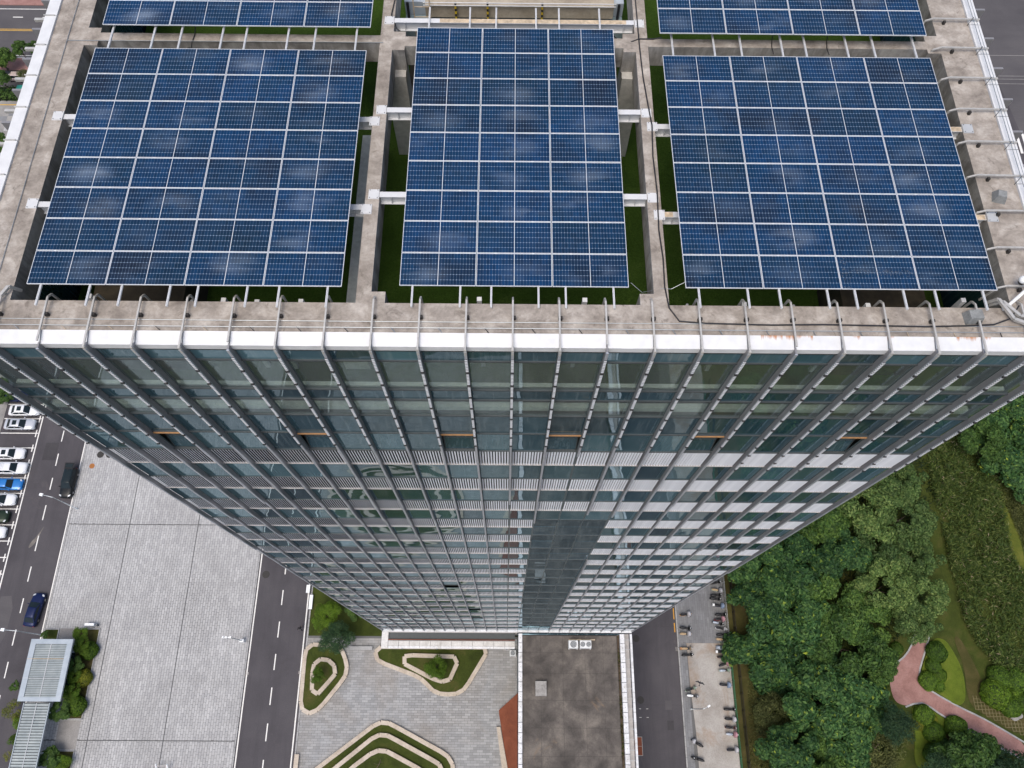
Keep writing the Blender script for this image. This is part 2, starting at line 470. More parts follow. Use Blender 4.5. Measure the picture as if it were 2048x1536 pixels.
pavers_mat('court_pavers', (0.26, 0.265, 0.27), (0.315, 0.32, 0.325), (0.37, 0.375, 0.38), (0.27, 0.235, 0.195), 0.13, (0.7, 0.12, 1))
pavers_mat('walk_pavers', (0.19, 0.195, 0.205), (0.215, 0.22, 0.23), (0.245, 0.25, 0.26), (0.15, 0.15, 0.155), 0.3)
pavers_mat('joint', (0.13, 0.13, 0.13), (0.14, 0.14, 0.14), (0.15, 0.15, 0.15), (0.13, 0.125, 0.12), 0.3)
foliage('leaf_dark', (0.012, 0.042, 0.014), (0.036, 0.094, 0.030), (0.085, 0.165, 0.048), (0.22, 0.28, 0.03))
foliage('leaf_mid', (0.026, 0.062, 0.014), (0.064, 0.130, 0.028), (0.12, 0.20, 0.045))
foliage('leaf_pale', (0.036, 0.074, 0.020), (0.085, 0.150, 0.042), (0.16, 0.225, 0.075))
foliage('leaf_olive', (0.050, 0.064, 0.020), (0.085, 0.10, 0.033), (0.14, 0.15, 0.055))
foliage('leaf_bright', (0.045, 0.090, 0.008), (0.075, 0.145, 0.010), (0.12, 0.20, 0.018))
foliage('leaf_blue', (0.012, 0.036, 0.018), (0.030, 0.070, 0.032), (0.055, 0.105, 0.045))
foliage('leaf_yellow', (0.09, 0.11, 0.01), (0.15, 0.17, 0.015), (0.24, 0.24, 0.03))
foliage('reed', (0.026, 0.052, 0.014), (0.064, 0.105, 0.026), (0.13, 0.165, 0.048), (0.34, 0.28, 0.22))
foliage('leaf_box', (0.034, 0.075, 0.008), (0.062, 0.125, 0.012), (0.10, 0.175, 0.02))
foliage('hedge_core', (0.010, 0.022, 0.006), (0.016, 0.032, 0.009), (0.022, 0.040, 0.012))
CAR = {k: paint('paint_' + k, c, 0.28, mt) for k, (c, mt) in dict(
    white=((0.74, 0.75, 0.77), 0), silver=((0.55, 0.57, 0.61), 0.3), blue=((0.012, 0.17, 0.50), 0.2), black=((0.010, 0.012, 0.014), 0),
    navy=((0.008, 0.016, 0.065), 0.2), green=((0.02, 0.035, 0.022), 0.2), pink=((0.52, 0.42, 0.38), 0.1), red=((0.30, 0.02, 0.02), 0), tan=((0.45, 0.35, 0.24), 0),
    mint=((0.35, 0.48, 0.36), 0), maroon=((0.10, 0.03, 0.025), 0), grey=((0.20, 0.21, 0.23), 0), orange=((0.55, 0.30, 0.12), 0), rose=((0.55, 0.33, 0.36), 0)).items()}
paint('car_glass', (0.012, 0.020, 0.024), 0.05)

# ------------------------------------------------------------------ helpers
class MB:
    def __init__(s):
        s.v, s.f, s.m, s.mi = [], [], [], 0
    def add(s, vs, fs):
        b = len(s.v)
        s.v += [tuple(v) for v in vs]
        s.f += [tuple(b + i for i in f) for f in fs]
        s.m += [s.mi] * len(fs)
        return s
    def box(s, x0, x1, y0, y1, z0, z1):
        return s.add([(x0, y0, z0), (x1, y0, z0), (x1, y1, z0), (x0, y1, z0), (x0, y0, z1), (x1, y0, z1), (x1, y1, z1), (x0, y1, z1)],
                     [(0, 3, 2, 1), (4, 5, 6, 7), (0, 1, 5, 4), (1, 2, 6, 5), (2, 3, 7, 6), (3, 0, 4, 7)])
    def hexa(s, p):
        return s.add(p, [(0, 3, 2, 1), (4, 5, 6, 7), (0, 1, 5, 4), (1, 2, 6, 5), (2, 3, 7, 6), (3, 0, 4, 7)])
    def taper(s, x0, x1, y0, y1, z0, z1, i):
        """box with a chamfered (inset) top"""
        return s.hexa([(x0, y0, z0), (x1, y0, z0), (x1, y1, z0), (x0, y1, z0), (x0 + i, y0 + i, z1), (x1 - i, y0 + i, z1), (x1 - i, y1 - i, z1), (x0 + i, y1 - i, z1)])
    def prism(s, poly, z0, z1):
        n = len(poly)
        a = sum(poly[i][0] * poly[(i + 1) % n][1] - poly[(i + 1) % n][0] * poly[i][1] for i in range(n))
        if a < 0:
            poly = list(reversed(poly))
        vs = [(p[0], p[1], z0) for p in poly] + [(p[0], p[1], z1) for p in poly]
        fs = [tuple(range(n - 1, -1, -1)), tuple(range(n, 2 * n))] + [(i, (i + 1) % n, n + (i + 1) % n, n + i) for i in range(n)]
        return s.add(vs, fs)
    def tube(s, pts, r, n=6, cap=True):
        pts = [Vector(p) for p in pts]
        rs = r if isinstance(r, (list, tuple)) else [r] * len(pts)
        vs, fs = [], []
        for i, p in enumerate(pts):
            d = (pts[min(i + 1, len(pts) - 1)] - pts[max(i - 1, 0)]).normalized()
            a = d.cross(Vector((0, 0, 1)) if abs(d.z) < 0.9 else Vector((1, 0, 0))).normalized()
            b = d.cross(a)
            for k in range(n):
                t = 2 * math.pi * (k + 0.5) / n
                vs.append(p + (a * math.cos(t) + b * math.sin(t)) * rs[i])
        for i in range(len(pts) - 1):
            for k in range(n):
                fs.append((i * n + k, i * n + (k + 1) % n, (i + 1) * n + (k + 1) % n, (i + 1) * n + k))
        if cap:
            fs.append(tuple(range(n)))
            e = (len(pts) - 1) * n
            fs.append(tuple(range(e + n - 1, e - 1, -1)))
        return s.add(vs, fs)
    def cyl(s, c, r, z0, z1, n=16, r2=None):
        r2 = r if r2 is None else r2
        vs = [(c[0] + r * math.cos(2 * math.pi * k / n), c[1] + r * math.sin(2 * math.pi * k / n), z0) for k in range(n)]
        vs += [(c[0] + r2 * math.cos(2 * math.pi * k / n), c[1] + r2 * math.sin(2 * math.pi * k / n), z1) for k in range(n)]
        return s.add(vs, [tuple(range(n - 1, -1, -1)), tuple(range(n, 2 * n))] + [(k, (k + 1) % n, n + (k + 1) % n, n + k) for k in range(n)])
    def ball(s, c, r, u=8, v=6, sz=1.0):
        vs, fs = [(c[0], c[1], c[2] - r * sz)], []
        for j in range(1, v):
            t = math.pi * j / v - math.pi / 2
            for k in range(u):
                p = 2 * math.pi * k / u
                vs.append((c[0] + r * math.cos(t) * math.cos(p), c[1] + r * math.cos(t) * math.sin(p), c[2] + r * sz * math.sin(t)))
        vs.append((c[0], c[1], c[2] + r * sz))
        for k in range(u):
            fs.append((0, 1 + (k + 1) % u, 1 + k))
            for j in range(v - 2):
                a = 1 + j * u
                fs.append((a + k, a + (k + 1) % u, a + u + (k + 1) % u, a + u + k))
            a = 1 + (v - 2) * u
            fs.append((a + k, a + (k + 1) % u, len(vs) - 1))
        return s.add(vs, fs)
    def mesh(s, name, mat, smooth=False, org=(0, 0, 0)):
        me = bpy.data.meshes.new(name)
        me.from_pydata([(v[0] - org[0], v[1] - org[1], v[2] - org[2]) for v in s.v], [], s.f)
        for m in (mat if isinstance(mat, (list, tuple)) else [mat]):
            me.materials.append(MATS[m] if isinstance(m, str) else m)
        if any(s.m):
            me.polygons.foreach_set('material_index', s.m)
        if smooth:
            me.polygons.foreach_set('use_smooth', [True] * len(me.polygons))
        me.update()
        return me
    def build(s, name, mat, parent=None, smooth=False, org=None):
        if org is None:
            org = tuple(parent.get('org', (0, 0, 0))) if parent else (0, 0, 0)
        return place(name, s.mesh(name, mat, smooth, org), parent)
def place(name, me, parent=None, loc=None, rot=None):
    o = bpy.data.objects.new(name, me)
    COL.objects.link(o)
    o.parent = parent
    if loc is not None:
        o.location = loc
    if rot is not None:
        o.rotation_euler = rot
    return o
def tag(o, label=None, cat=None, group=None, kind=None):
    for k, v in (('label', label), ('category', cat), ('group', group), ('kind', kind)):
        if v:
            o[k] = v
    return o
ROOTS = []
def thing(name, label, cat, loc=(0, 0, 0), group=None, rz=0.0):
    o = bpy.data.objects.new(name, None)
    COL.objects.link(o)
    o.location = loc
    o.rotation_euler = (0, 0, rz)
    o.empty_display_size = 0.2
    o['org'] = tuple(loc) if rz == 0.0 else (0.0, 0.0, 0.0)
    ROOTS.append(o)
    return tag(o, label, cat, group)
def copy_tree(o, parent=None):
    c = o.copy()
    COL.objects.link(c)
    c.parent = parent
    for ch in o.children:
        copy_tree(ch, c)
    if parent is None:
        ROOTS.append(c)
    return c
def structure(o):
    o['kind'] = 'structure'
    return o
def chaikin(pts, n=2, closed=True, q=0.25):
    for _ in range(n):
        o = []
        m = len(pts)
        rngi = range(m if closed else m - 1)
        if not closed:
            o.append(pts[0])
        for i in rngi:
            a, b = pts[i], pts[(i + 1) % m]
            o.append((a[0] * (1 - q) + b[0] * q, a[1] * (1 - q) + b[1] * q))
            o.append((a[0] * q + b[0] * (1 - q), a[1] * q + b[1] * (1 - q)))
        if not closed:
            o.append(pts[-1])
        pts = o
    return pts
def round_poly(pts, r=1.2, n=5):
    """polygon with rounded corners"""
    o = []
    m = len(pts)
    for i in range(m):
        p0, p, p1 = Vector(pts[i - 1]), Vector(pts[i]), Vector(pts[(i + 1) % m])
        a, b = (p0 - p), (p1 - p)
        d = min(r, a.length * 0.45, b.length * 0.45)
        s, e = p + a.normalized() * d, p + b.normalized() * d
        for k in range(n + 1):
            t = k / n
            q = s * (1 - t) ** 2 + p * 2 * t * (1 - t) + e * t ** 2
            o.append((q.x, q.y))
    return o
def inside(poly, x, y):
    c = False
    n = len(poly)
    for i in range(n):
        x0, y0 = poly[i]
        x1, y1 = poly[i - 1]
        if (y0 > y) != (y1 > y) and x < (x1 - x0) * (y - y0) / (y1 - y0) + x0:
            c = not c
    return c
def resample(pts, step, closed=True):
    P = [Vector(p) for p in pts] + ([Vector(pts[0])] if closed else [])
    out, carry = [P[0]], 0.0
    tot = sum((P[i + 1] - P[i]).length for i in range(len(P) - 1))
    n = max(3, round(tot / step))
    st = tot / n
    acc, i, pos_ = 0.0, 0, 0.0
    for k in range(1, n + (0 if closed else 1)):
        tgt = k * st
        while i < len(P) - 2 and acc + (P[i + 1] - P[i]).length < tgt:
            acc += (P[i + 1] - P[i]).length
            i += 1
        seg = P[i + 1] - P[i]
        out.append(P[i] + seg * min(1.0, (tgt - acc) / max(seg.length, 1e-6)))
    return out
def ordinal(n):
    return ['first', 'second', 'third', 'fourth', 'fifth', 'sixth', 'seventh', 'eighth', 'ninth', 'tenth', 'eleventh', 'twelfth', 'thirteenth', 'fourteenth', 'fifteenth',
            'sixteenth', 'seventeenth', 'eighteenth', 'nineteenth', 'twentieth', 'twenty-first', 'twenty-second', 'twenty-third', 'twenty-fourth'][n]

# ------------------------------------------------------------------ the setting: ground, roads, paving
TOP = 98.0                          # height of the fin tips above the ground
def sheet(name, x0, x1, y0, y1, z, mat, parent=None, nx=1):
    return MB().box(x0, x1, y0, y1, z - 0.25, z).build(name, mat, parent)
gr = structure(MB().box(-1500, 1500, -1500, 1500, -1.0, -0.06).build('ground', 'earth'))

def paver_field(x0, x1, y0, y1, lx, ly, along, zb, h, skip=None, gap=0.012, jit=0.004):
    """running-bond stones as arrays of corner boxes; along = axis of the long joints"""
    out = []
    if along == 'y':
        n = int((x1 - x0) / lx)
        lx = (x1 - x0) / n
        for i in range(n):
            o = (i % 2) * 0.5 * ly + random.uniform(-0.06, 0.06)
            k = -1
            while y0 + o + k * ly < y1:
                a, b = max(y0, y0 + o + k * ly), min(y1, y0 + o + (k + 1) * ly)
                k += 1
                if b - a < 0.06:
                    continue
                out.append((x0 + i * lx + gap, x0 + (i + 1) * lx - gap, a + gap, b - gap))
    else:
        n = int((y1 - y0) / ly)
        ly = (y1 - y0) / n
        for i in range(n):
            o = (i % 2) * 0.5 * lx + random.uniform(-0.06, 0.06)
            k = -1
            while x0 + o + k * lx < x1:
                a, b = max(x0, x0 + o + k * lx), min(x1, x0 + o + (k + 1) * lx)
                k += 1
                if b - a < 0.06:
                    continue
                out.append((a + gap, b - gap, y0 + i * ly + gap, y0 + (i + 1) * ly - gap))
    if skip:
        out = [q for q in out if not skip((q[0] + q[1]) / 2, (q[2] + q[3]) / 2)]
    return out
def pavers_joined(name, qs, zb, h, mat, parent, jit=0.005):
    A = np.array(qs)
    n = len(A)
    z = zb + h + rng.uniform(-jit, jit, (n, 1)) + rng.uniform(-jit, jit, (n, 4)) * 0.6
    v = np.zeros((n, 8, 3))
    X = A[:, [0, 1, 1, 0]]
    Y = A[:, [2, 2, 3, 3]]
    v[:, :4, 0], v[:, :4, 1], v[:, :4, 2] = X, Y, zb
    v[:, 4:, 0], v[:, 4:, 1], v[:, 4:, 2] = X, Y, z
    fq = np.array([(4, 5, 6, 7), (0, 1, 5, 4), (1, 2, 6, 5), (2, 3, 7, 6), (3, 0, 4, 7)])
    F = (np.arange(n)[:, None, None] * 8 + fq[None]).reshape(-1, 4)
    return tag(quad_object(name, v.reshape(-1, 3), F, mat, parent), kind='stuff')
def quad_mesh(name, V, F, mat, smooth=False):
    me = bpy.data.meshes.new(name)
    me.vertices.add(len(V))
    me.vertices.foreach_set('co', np.asarray(V, dtype=np.float32).ravel())
    me.loops.add(F.size)
    me.loops.foreach_set('vertex_index', F.ravel().astype(np.int32))
    k = F.shape[1]
    me.polygons.add(len(F))
    me.polygons.foreach_set('loop_start', (np.arange(len(F)) * k).astype(np.int32))
    me.polygons.foreach_set('loop_total', np.full(len(F), k, dtype=np.int32))
    me.materials.append(MATS[mat])
    me.polygons.foreach_set('use_smooth', np.zeros(len(F), dtype=bool))
    me.update(calc_edges=True)
    me.validate()
    return me
def quad_object(name, V, F, mat, parent=None, loc=None):
    return place(name, quad_mesh(name, V, F, mat), parent, loc)
UNIT = {}
def unit_paver(w, d, h, mat):
    k = (round(w, 2), round(d, 2), mat)
    if k not in UNIT:
        UNIT[k] = MB().taper(-w / 2, w / 2, -d / 2, d / 2, 0, h, 0.006).mesh('paver', mat)
    return UNIT[k]

# left: car park and driveway
lot = structure(MB().box(-130, -75.12, -70, 66, -0.3, 0.0).build('parking_lot', 'asphalt'))
drive = structure(MB().box(-75.12, -67.0, -70, 66, -0.3, 0.0).build('driveway', 'asphalt'))
MB().box(-74.98, -74.80, -70, 45, 0.002, 0.007).build('edge_line', 'line_white', drive)
MB().box(-67.28, -67.10, -70, 60, 0.002, 0.007).build('edge_line', 'line_white', drive)
ys = [(39.4, 37.4), (35.4, 33.5), (31.45, 29.6), (27.6, 25.6), (23.65, 21.75), (19.3, 17.0), (14.6, 12.3), (10.0, 7.8), (5.4, 3.3), (1.0, -1.2), (-3.4, -5.6), (-7.8, -10.0), (-12.2, -14.4), (-16.6, -18.8)]
for a, b in ys:
    MB().box(-71.09, -70.93, b, a, 0.002, 0.007).build('lane_dash', 'line_white', drive)
MB().box(-73.4, -71.3, 26.5, 29.4, 0.0, 0.004).build('tar_patch', 'asphalt_patch', drive)
MB().prism(chaikin([(-70.9, 14.7), (-71.4, 13.2), (-72.2, 12.6), (-72.0, 13.6), (-71.2, 14.6), (-70.4, 16.4)], 2), 0.0, 0.003).build('sand_spill', 'spilt_sand', drive)
MB().prism(chaikin([(-75.0, 5.6), (-72.2, 5.8), (-72.4, -1.5), (-75.0, -2.2)], 1), 0.0, 0.003).build('worn_patch', 'asphalt_old', drive)
for k in range(-3, 21):
    y = 33.41 - 2.455 * k
    MB().box(-81.0, -75.05, y - 0.07, y + 0.07, 0.002, 0.007).build('stall_line', 'line_white', lot)
    MB().box(-75.42, -75.25, y - 0.62, y + 0.55, 0.002, 0.0075).build('stall_mark', 'line_white', lot)
MB().box(-130, -81.1, 30, 66, 0.0, 0.05).build('paved_strip', 'walk_concrete', lot)

# plaza of small grey stones between the driveway and the inner road
plaza = structure(MB().box(-67.0, -37.12, -70, 62, -0.3, 0.09).build('plaza', 'joint'))
SEAM_X = (-57.55, -47.15)
SEAM_Y = (16.4, -13.5)
qs = []
for xa, xb in ((-66.75, -57.6), (-57.5, -47.2), (-47.1, -37.35)):
    for ya, yb in ((-24, -13.55), (-13.45, 16.35), (16.45, 31)):
        qs += paver_field(xa, xb, ya, yb, 0.35, 0.76, 'y', 0.07, 0.05, None, 0.016)
qs.sort(key=lambda q: abs((q[0] + q[1]) / 2 + 46) + abs((q[2] + q[3]) / 2 - 3))
for (a, b, c, d) in qs[:300]:
    place('paver', unit_paver(b - a, d - c, 0.05, 'plaza_pavers'), plaza, ((a + b) / 2, (c + d) / 2, 0.07 + random.uniform(-0.004, 0.004)), (R_(random.gauss(0, 0.15)), R_(random.gauss(0, 0.1)), 0))
pavers_joined('paver', qs[300:], 0.07, 0.05, 'plaza_pavers', plaza)
pavers_joined('paver', paver_field(-66.75, -37.3, -60, -24.01, 0.4, 0.9, 'y', 0.07, 0.05), 0.07, 0.05, 'plaza_pavers', plaza)
for sx in SEAM_X:
    MB().box(sx - 0.022, sx + 0.022, -24, 31, 0.085, 0.112).build('expansion_joint', 'joint_grey', plaza)
for sy in SEAM_Y:
    MB().box(-66.5 if sy > 0 else -58.8, -37.3, sy - 0.022, sy + 0.022, 0.085, 0.1125).build('expansion_joint', 'joint_grey', plaza)
for i in range(44):
    MB().taper(-66.99, -66.77, 31 - 1.25 * (i + 1) + 0.01, 31 - 1.25 * i - 0.01, 0.0, 0.135, 0.012).build('kerb_stone', 'grey_kerb', plaza)
for i in range(36):
    MB().taper(-37.33, -37.11, 22 - 1.25 * (i + 1) + 0.01, 22 - 1.25 * i - 0.01, 0.0, 0.135, 0.012).build('kerb_stone', 'grey_kerb', plaza)

# inner road
road = structure(MB().box(-37.12, -28.95, -70, 62, -0.3, 0.0).build('road', 'asphalt'))
MB().box(-37.0, -36.82, -70, 40, 0.002, 0.007).build('edge_line', 'line_white', road)
MB().box(-29.42, -29.24, -70, 40, 0.002, 0.007).build('edge_line', 'line_white', road)
for a, b in ((15.8, 13.6), (11.3, 9.1), (6.83, 4.68), (2.35, 0.13), (-2.12, -4.28), (-6.6, -8.88), (-11.25, -13.5), (-15.8, -18.1), (-20.4, -22.6)):
    MB().box(-33.2, -33.04, b, a, 0.002, 0.007).build('lane_dash', 'line_white', road)

# courtyard of larger stones in front of the tower
court = structure(MB().box(-28.95, 1.7, -44, 0.4, -0.3, 0.09).build('courtyard', 'joint'))
structure(MB().box(-28.95, -14.0, 0.4, 45, -0.3, 0.06).build('lawn', 'lawn'))
# right: service road, scooter walk, concrete pad, verge
service = structure(MB().box(1.7, 24.6, -46, 62, -0.3, 0.0).build('service_road', 'asphalt'))
MB().box(24.32, 24.46, 1.2, 2.5, 0.002, 0.007).build('kerb_marking', 'line_orange', service)
MB().box(24.32, 24.46, 3.0, 4.6, 0.002, 0.007).build('kerb_marking', 'line_orange', service)
p0, p1 = at(1278, 1418), at(1292, 1430)
for dx, dy in ((0, 0), (1, 0), (0, 1), (1, 1)):
    cx, cy = p0.x + dx * 1.0, p0.y - dy * 1.1
    MB().box(cx, cx + 0.3, cy, cy + 0.05, 0.002, 0.007).build('survey_mark', 'line_white', service)
for k in range(5):
    y = (14, 2.0, -8.6, -20, -33)[k]
    MB().box(16.6, 24.5, y, y + 0.03, 0.0, 0.003).build('tar_joint', 'asphalt_patch', service)
MB().box(22.4, 23.3, -11.8, -10.6, 0.0, 0.004).build('tar_patch', 'asphalt_patch', service)
MB().box(22.3, 23.2, -9.2, -8.0, 0.0, 0.004).build('tar_patch', 'asphalt_old', service)
walk = structure(MB().box(24.6, 32.0, -70, 62, -0.3, 0.08).build('scooter_walk', 'joint'))
def walk_skip(x, y):
    return x > 25.85 and y < -0.3
qs = paver_field(24.85, 31.95, -0.3, 22, 0.30, 0.92, 'y', 0.06, 0.05)
qs += paver_field(24.85, 25.85, -26, -0.3, 0.30, 0.92, 'y', 0.06, 0.05)
pavers_joined('paver', qs, 0.06, 0.05, 'walk_pavers', walk)
for i in range(32):
    MB().taper(24.61, 24.83, 16 - 1.3 * (i + 1) + 0.01, 16 - 1.3 * i - 0.01, 0.0, 0.13, 0.012).build('kerb_stone', 'grey_kerb', walk)
MB().prism([(25.9, -0.3), (31.95, -0.3), (31.95, -70), (26.6, -70), (26.3, -12), (26.0, -6)], 0.0, 0.115).build('concrete_pad', 'pad_concrete', walk)
verge = structure(MB().box(32.0, 36.5, -70, 62, -0.3, 0.03).build('verge', 'lawn_dry'))
park = structure(MB().box(36.5, 84.5, -44, 62, -0.3, 0.02).build('park_lawn', 'lawn'))

# brick path through the park
def ground_pts(pts, h=0.0):
    return [tuple(at(x, y, h)[:2]) for x, y in pts]
Z8 = lambda x, y: (1450 + x / 3.4247, 1130 + y / 3.4247)
left_edge = [(1300, 470), (1290, 510), (1265, 570), (1235, 615), (1195, 655), (1150, 680)]
p = [Z8(*q) for q in [(1300, 440), (1288, 520), (1262, 580), (1230, 625), (1190, 660), (1140, 690), (1120, 760), (1150, 930), (1235, 968), (1290, 945), (1350, 940), (1400, 965), (1500, 1040), (1640, 1105), (1760, 1180), (1900, 1260), (2060, 1340),
                      (2060, 1225), (1900, 1130), (1760, 1050), (1620, 985), (1500, 920), (1400, 860), (1345, 820), (1322, 760), (1340, 690), (1370, 590), (1395, 500), (1410, 440)]]
path = structure(MB().prism(chaikin(ground_pts(p), 2), 0.0, 0.06).build('brick_path', 'brick_path'))
for edge in ([(1300, 440), (1288, 520), (1262, 580), (1230, 625), (1190, 660), (1140, 690)],
             [(1235, 972), (1290, 948), (1350, 942), (1400, 968), (1500, 1043), (1640, 1108), (1760, 1183), (1900, 1263), (2060, 1343)],
             [(2060, 1222), (1900, 1127), (1760, 1047), (1620, 982), (1500, 917), (1400, 857), (1345, 818), (1320, 760), (1338, 690), (1368, 590), (1393, 500), (1408, 440)]):
    pts = resample(chaikin(ground_pts([Z8(*q) for q in edge]), 2, False), 1.2, False)
    for a, b in zip(pts[:-1], pts[1:]):
        d = (b - a).normalized()
        n = Vector((-d.y, d.x)) * 0.11
        a2, b2 = a + d * 0.012, b - d * 0.012
        MB().prism([tuple(a2 - n), tuple(b2 - n), tuple(b2 + n), tuple(a2 + n)], 0.0, 0.13).build('edging_stone', 'grey_kerb', path)
# clipped bright lawns beside the path and the planted grid pavers
for k, (poly, m, z) in enumerate((
        ([(1420, 500), (1500, 505), (1560, 590), (1625, 720), (1645, 860), (1640, 940), (1590, 968), (1500, 905), (1400, 845), (1350, 800), (1340, 720), (1385, 590)], 'lawn_bright', 0.16),
        ([(1270, 985), (1310, 950), (1370, 965), (1480, 1040), (1560, 1085), (1500, 1120), (1440, 1390), (1290, 1400), (1300, 1130)], 'lawn_bright', 0.14),
        ([(1560, 500), (1640, 700), (1660, 940), (1760, 1020), (2060, 1200), (2060, 1010), (1800, 900), (1720, 700), (1600, 480)], 'lawn_dry', 0.07),
        ([(1490, 1090), (1640, 1125), (1770, 1195), (1560, 1260), (1500, 1180)], 'lawn_dry', 0.06),
        ([(1890, -450), (1990, -300), (2060, 0), (2060, 180), (1985, 60), (1930, -200)], 'lawn_mid', 0.10))):
    structure(MB().prism(chaikin(ground_pts([Z8(*q) for q in poly]), 2), -0.1, z).build('lawn', m))
# planted grid pavers: green tufts between pale ribs along the path
gp = [Z8(*q) for q in [(1690, 900), (1790, 940), (2040, 1080), (2050, 1190), (1800, 1050), (1690, 985)]]
gpoly = ground_pts(gp)
rib = MB()
xs = [q[0] for q in gpoly]
yv = [q[1] for q in gpoly]
x = min(xs)
while x < max(xs):
    y = min(yv)
    while y < max(yv):
        if inside(gpoly, x, y):
            rib.box(x, x + 0.46, y, y + 0.07, 0.0, 0.11)
            rib.box(x, x + 0.07, y + 0.07, y + 0.46, 0.0, 0.108)
        y += 0.46
    x += 0.46
tag(rib.build('grid_paver', 'dry_rib'), 'pale concrete grid pavers with grass along the brick path', 'paving', kind='stuff')

# far streets past the two upper corners
street = structure(MB().box(-420, -60, 109.6, 150, -0.3, 0.0).build('street', 'asphalt_old'))
for y, m in ((122.6, 'line_white'), (116.7, 'line_yellow'), (117.05, 'line_yellow'), (110.1, 'line_white')):
    MB().box(-300, -62, y - 0.08, y + 0.08, 0.002, 0.007).build('lane_line', m, street)
for x in range(-28, -10):
    MB().box(x * 6.0 + 0.4, x * 6.0 + 2.4, 120.25, 120.45, 0.002, 0.007).build('lane_dash', 'line_white', street)
    MB().box(x * 6.0 + 2.2, x * 6.0 + 4.4, 112.9, 113.1, 0.002, 0.007).build('lane_dash', 'line_white', street)
side = structure(MB().box(-420, -60, 106.2, 109.6, -0.3, 0.13).build('brick_pavement', 'brick_path'))
MB().box(-420, -60, 109.3, 109.59, 0.0, 0.15).build('kerb', 'grey_kerb', side)
structure(MB().box(-420, -60, 123.6, 130, -0.3, 0.13).build('brick_pavement', 'brick_path'))
structure(MB().box(-420, -60, 102.0, 106.2, -0.3, 0.01).build('side_lane', 'asphalt_old'))
strip = structure(MB().box(-420, -60, 62, 102.0, -0.3, 0.10).build('pavement', 'walk_concrete'))
for i in range(14):
    for j in range(10):
        if random.random() < 0.35:
            MB().box(-104 + i * 1.6, -102.5 + i * 1.6, 84 + j * 1.2, 85.1 + j * 1.2, 0.08, 0.106 + 0.002 * random.random()).build('paver', random.choice(['walk_pavers', 'plaza_pavers']), strip)
MB().box(-420, -60, 97.4, 97.6, 0.05, 0.12).build('yellow_edging', 'line_yellow', strip)
cross = structure(MB().box(84.5, 420, -70, 260, -0.3, 0.0).build('avenue', 'asphalt_old'))
for k in range(8):
    x = 94.2 + 1.15 * k
    MB().box(x, x + 0.5, 88.2, 92.9, 0.002, 0.007).build('crossing_stripe', 'line_white', cross)
MB().prism([(86, 140), (92.5, 140), (96.5, 104), (98.5, 84), (96, 84), (93, 104)], 0.0, 0.003).build('tar_band', 'asphalt', cross)
for y in (105.2, 106.4, 107.2, 112.6):
    MB().box(92.5, 120, y, y + 0.1, 0.0, 0.004).build('tyre_mark', 'line_white' if False else 'walk_concrete', cross)

# ------------------------------------------------------------------ the office tower
BAY = 1.352
HALF = 12 * BAY
T = thing('office_tower', 'tall glass office tower with grey fins, white louvre bands and a concrete roof frame', 'building', (0, 0, 0))
def tz(z):
    return TOP + z
def at_y(px, py, y):
    d = CR.T @ np.array([(px - 1024) / FPX, -(py - 768) / FPX, 1.0])
    t = (y - CAM[1]) / d[1]
    return Vector(CAM + t * d)
YG = 0.25
GLOW = 10.0
ROWS = [(-0.45, -1.20, 'glass_blue'), (-1.20, -3.46, 'glass_clear'), (-3.46, -4.33, 'glass_dark'), (-4.33, -5.85, 'glass_clear'), (-5.85, -7.77, 'glass_dark'), (-7.77, -9.88, 'glass_teal')]
FL0, FLH, LVH = -9.88, 4.05, 1.87
NFL = 19
OPEN_BAYS = (2, 6, 10, 13, 17, 21)
pane_mesh = {}
def pane(x, z0, z1, mat, w=BAY - 0.09):
    k = (round(z1 - z0, 2), mat, round(w, 2))
    if k not in pane_mesh:
        h = z1 - z0 - 0.05
        pane_mesh[k] = MB().box(-w / 2, w / 2, -0.012, 0.012, -h / 2, h / 2).mesh('pane', mat)
    o = place('pane', pane_mesh[k], T, (x, YG, tz((z0 + z1) / 2)), (R_(random.gauss(0, 0.10)), 0, R_(random.gauss(0, 0.10))))
    return o
rest = MB()
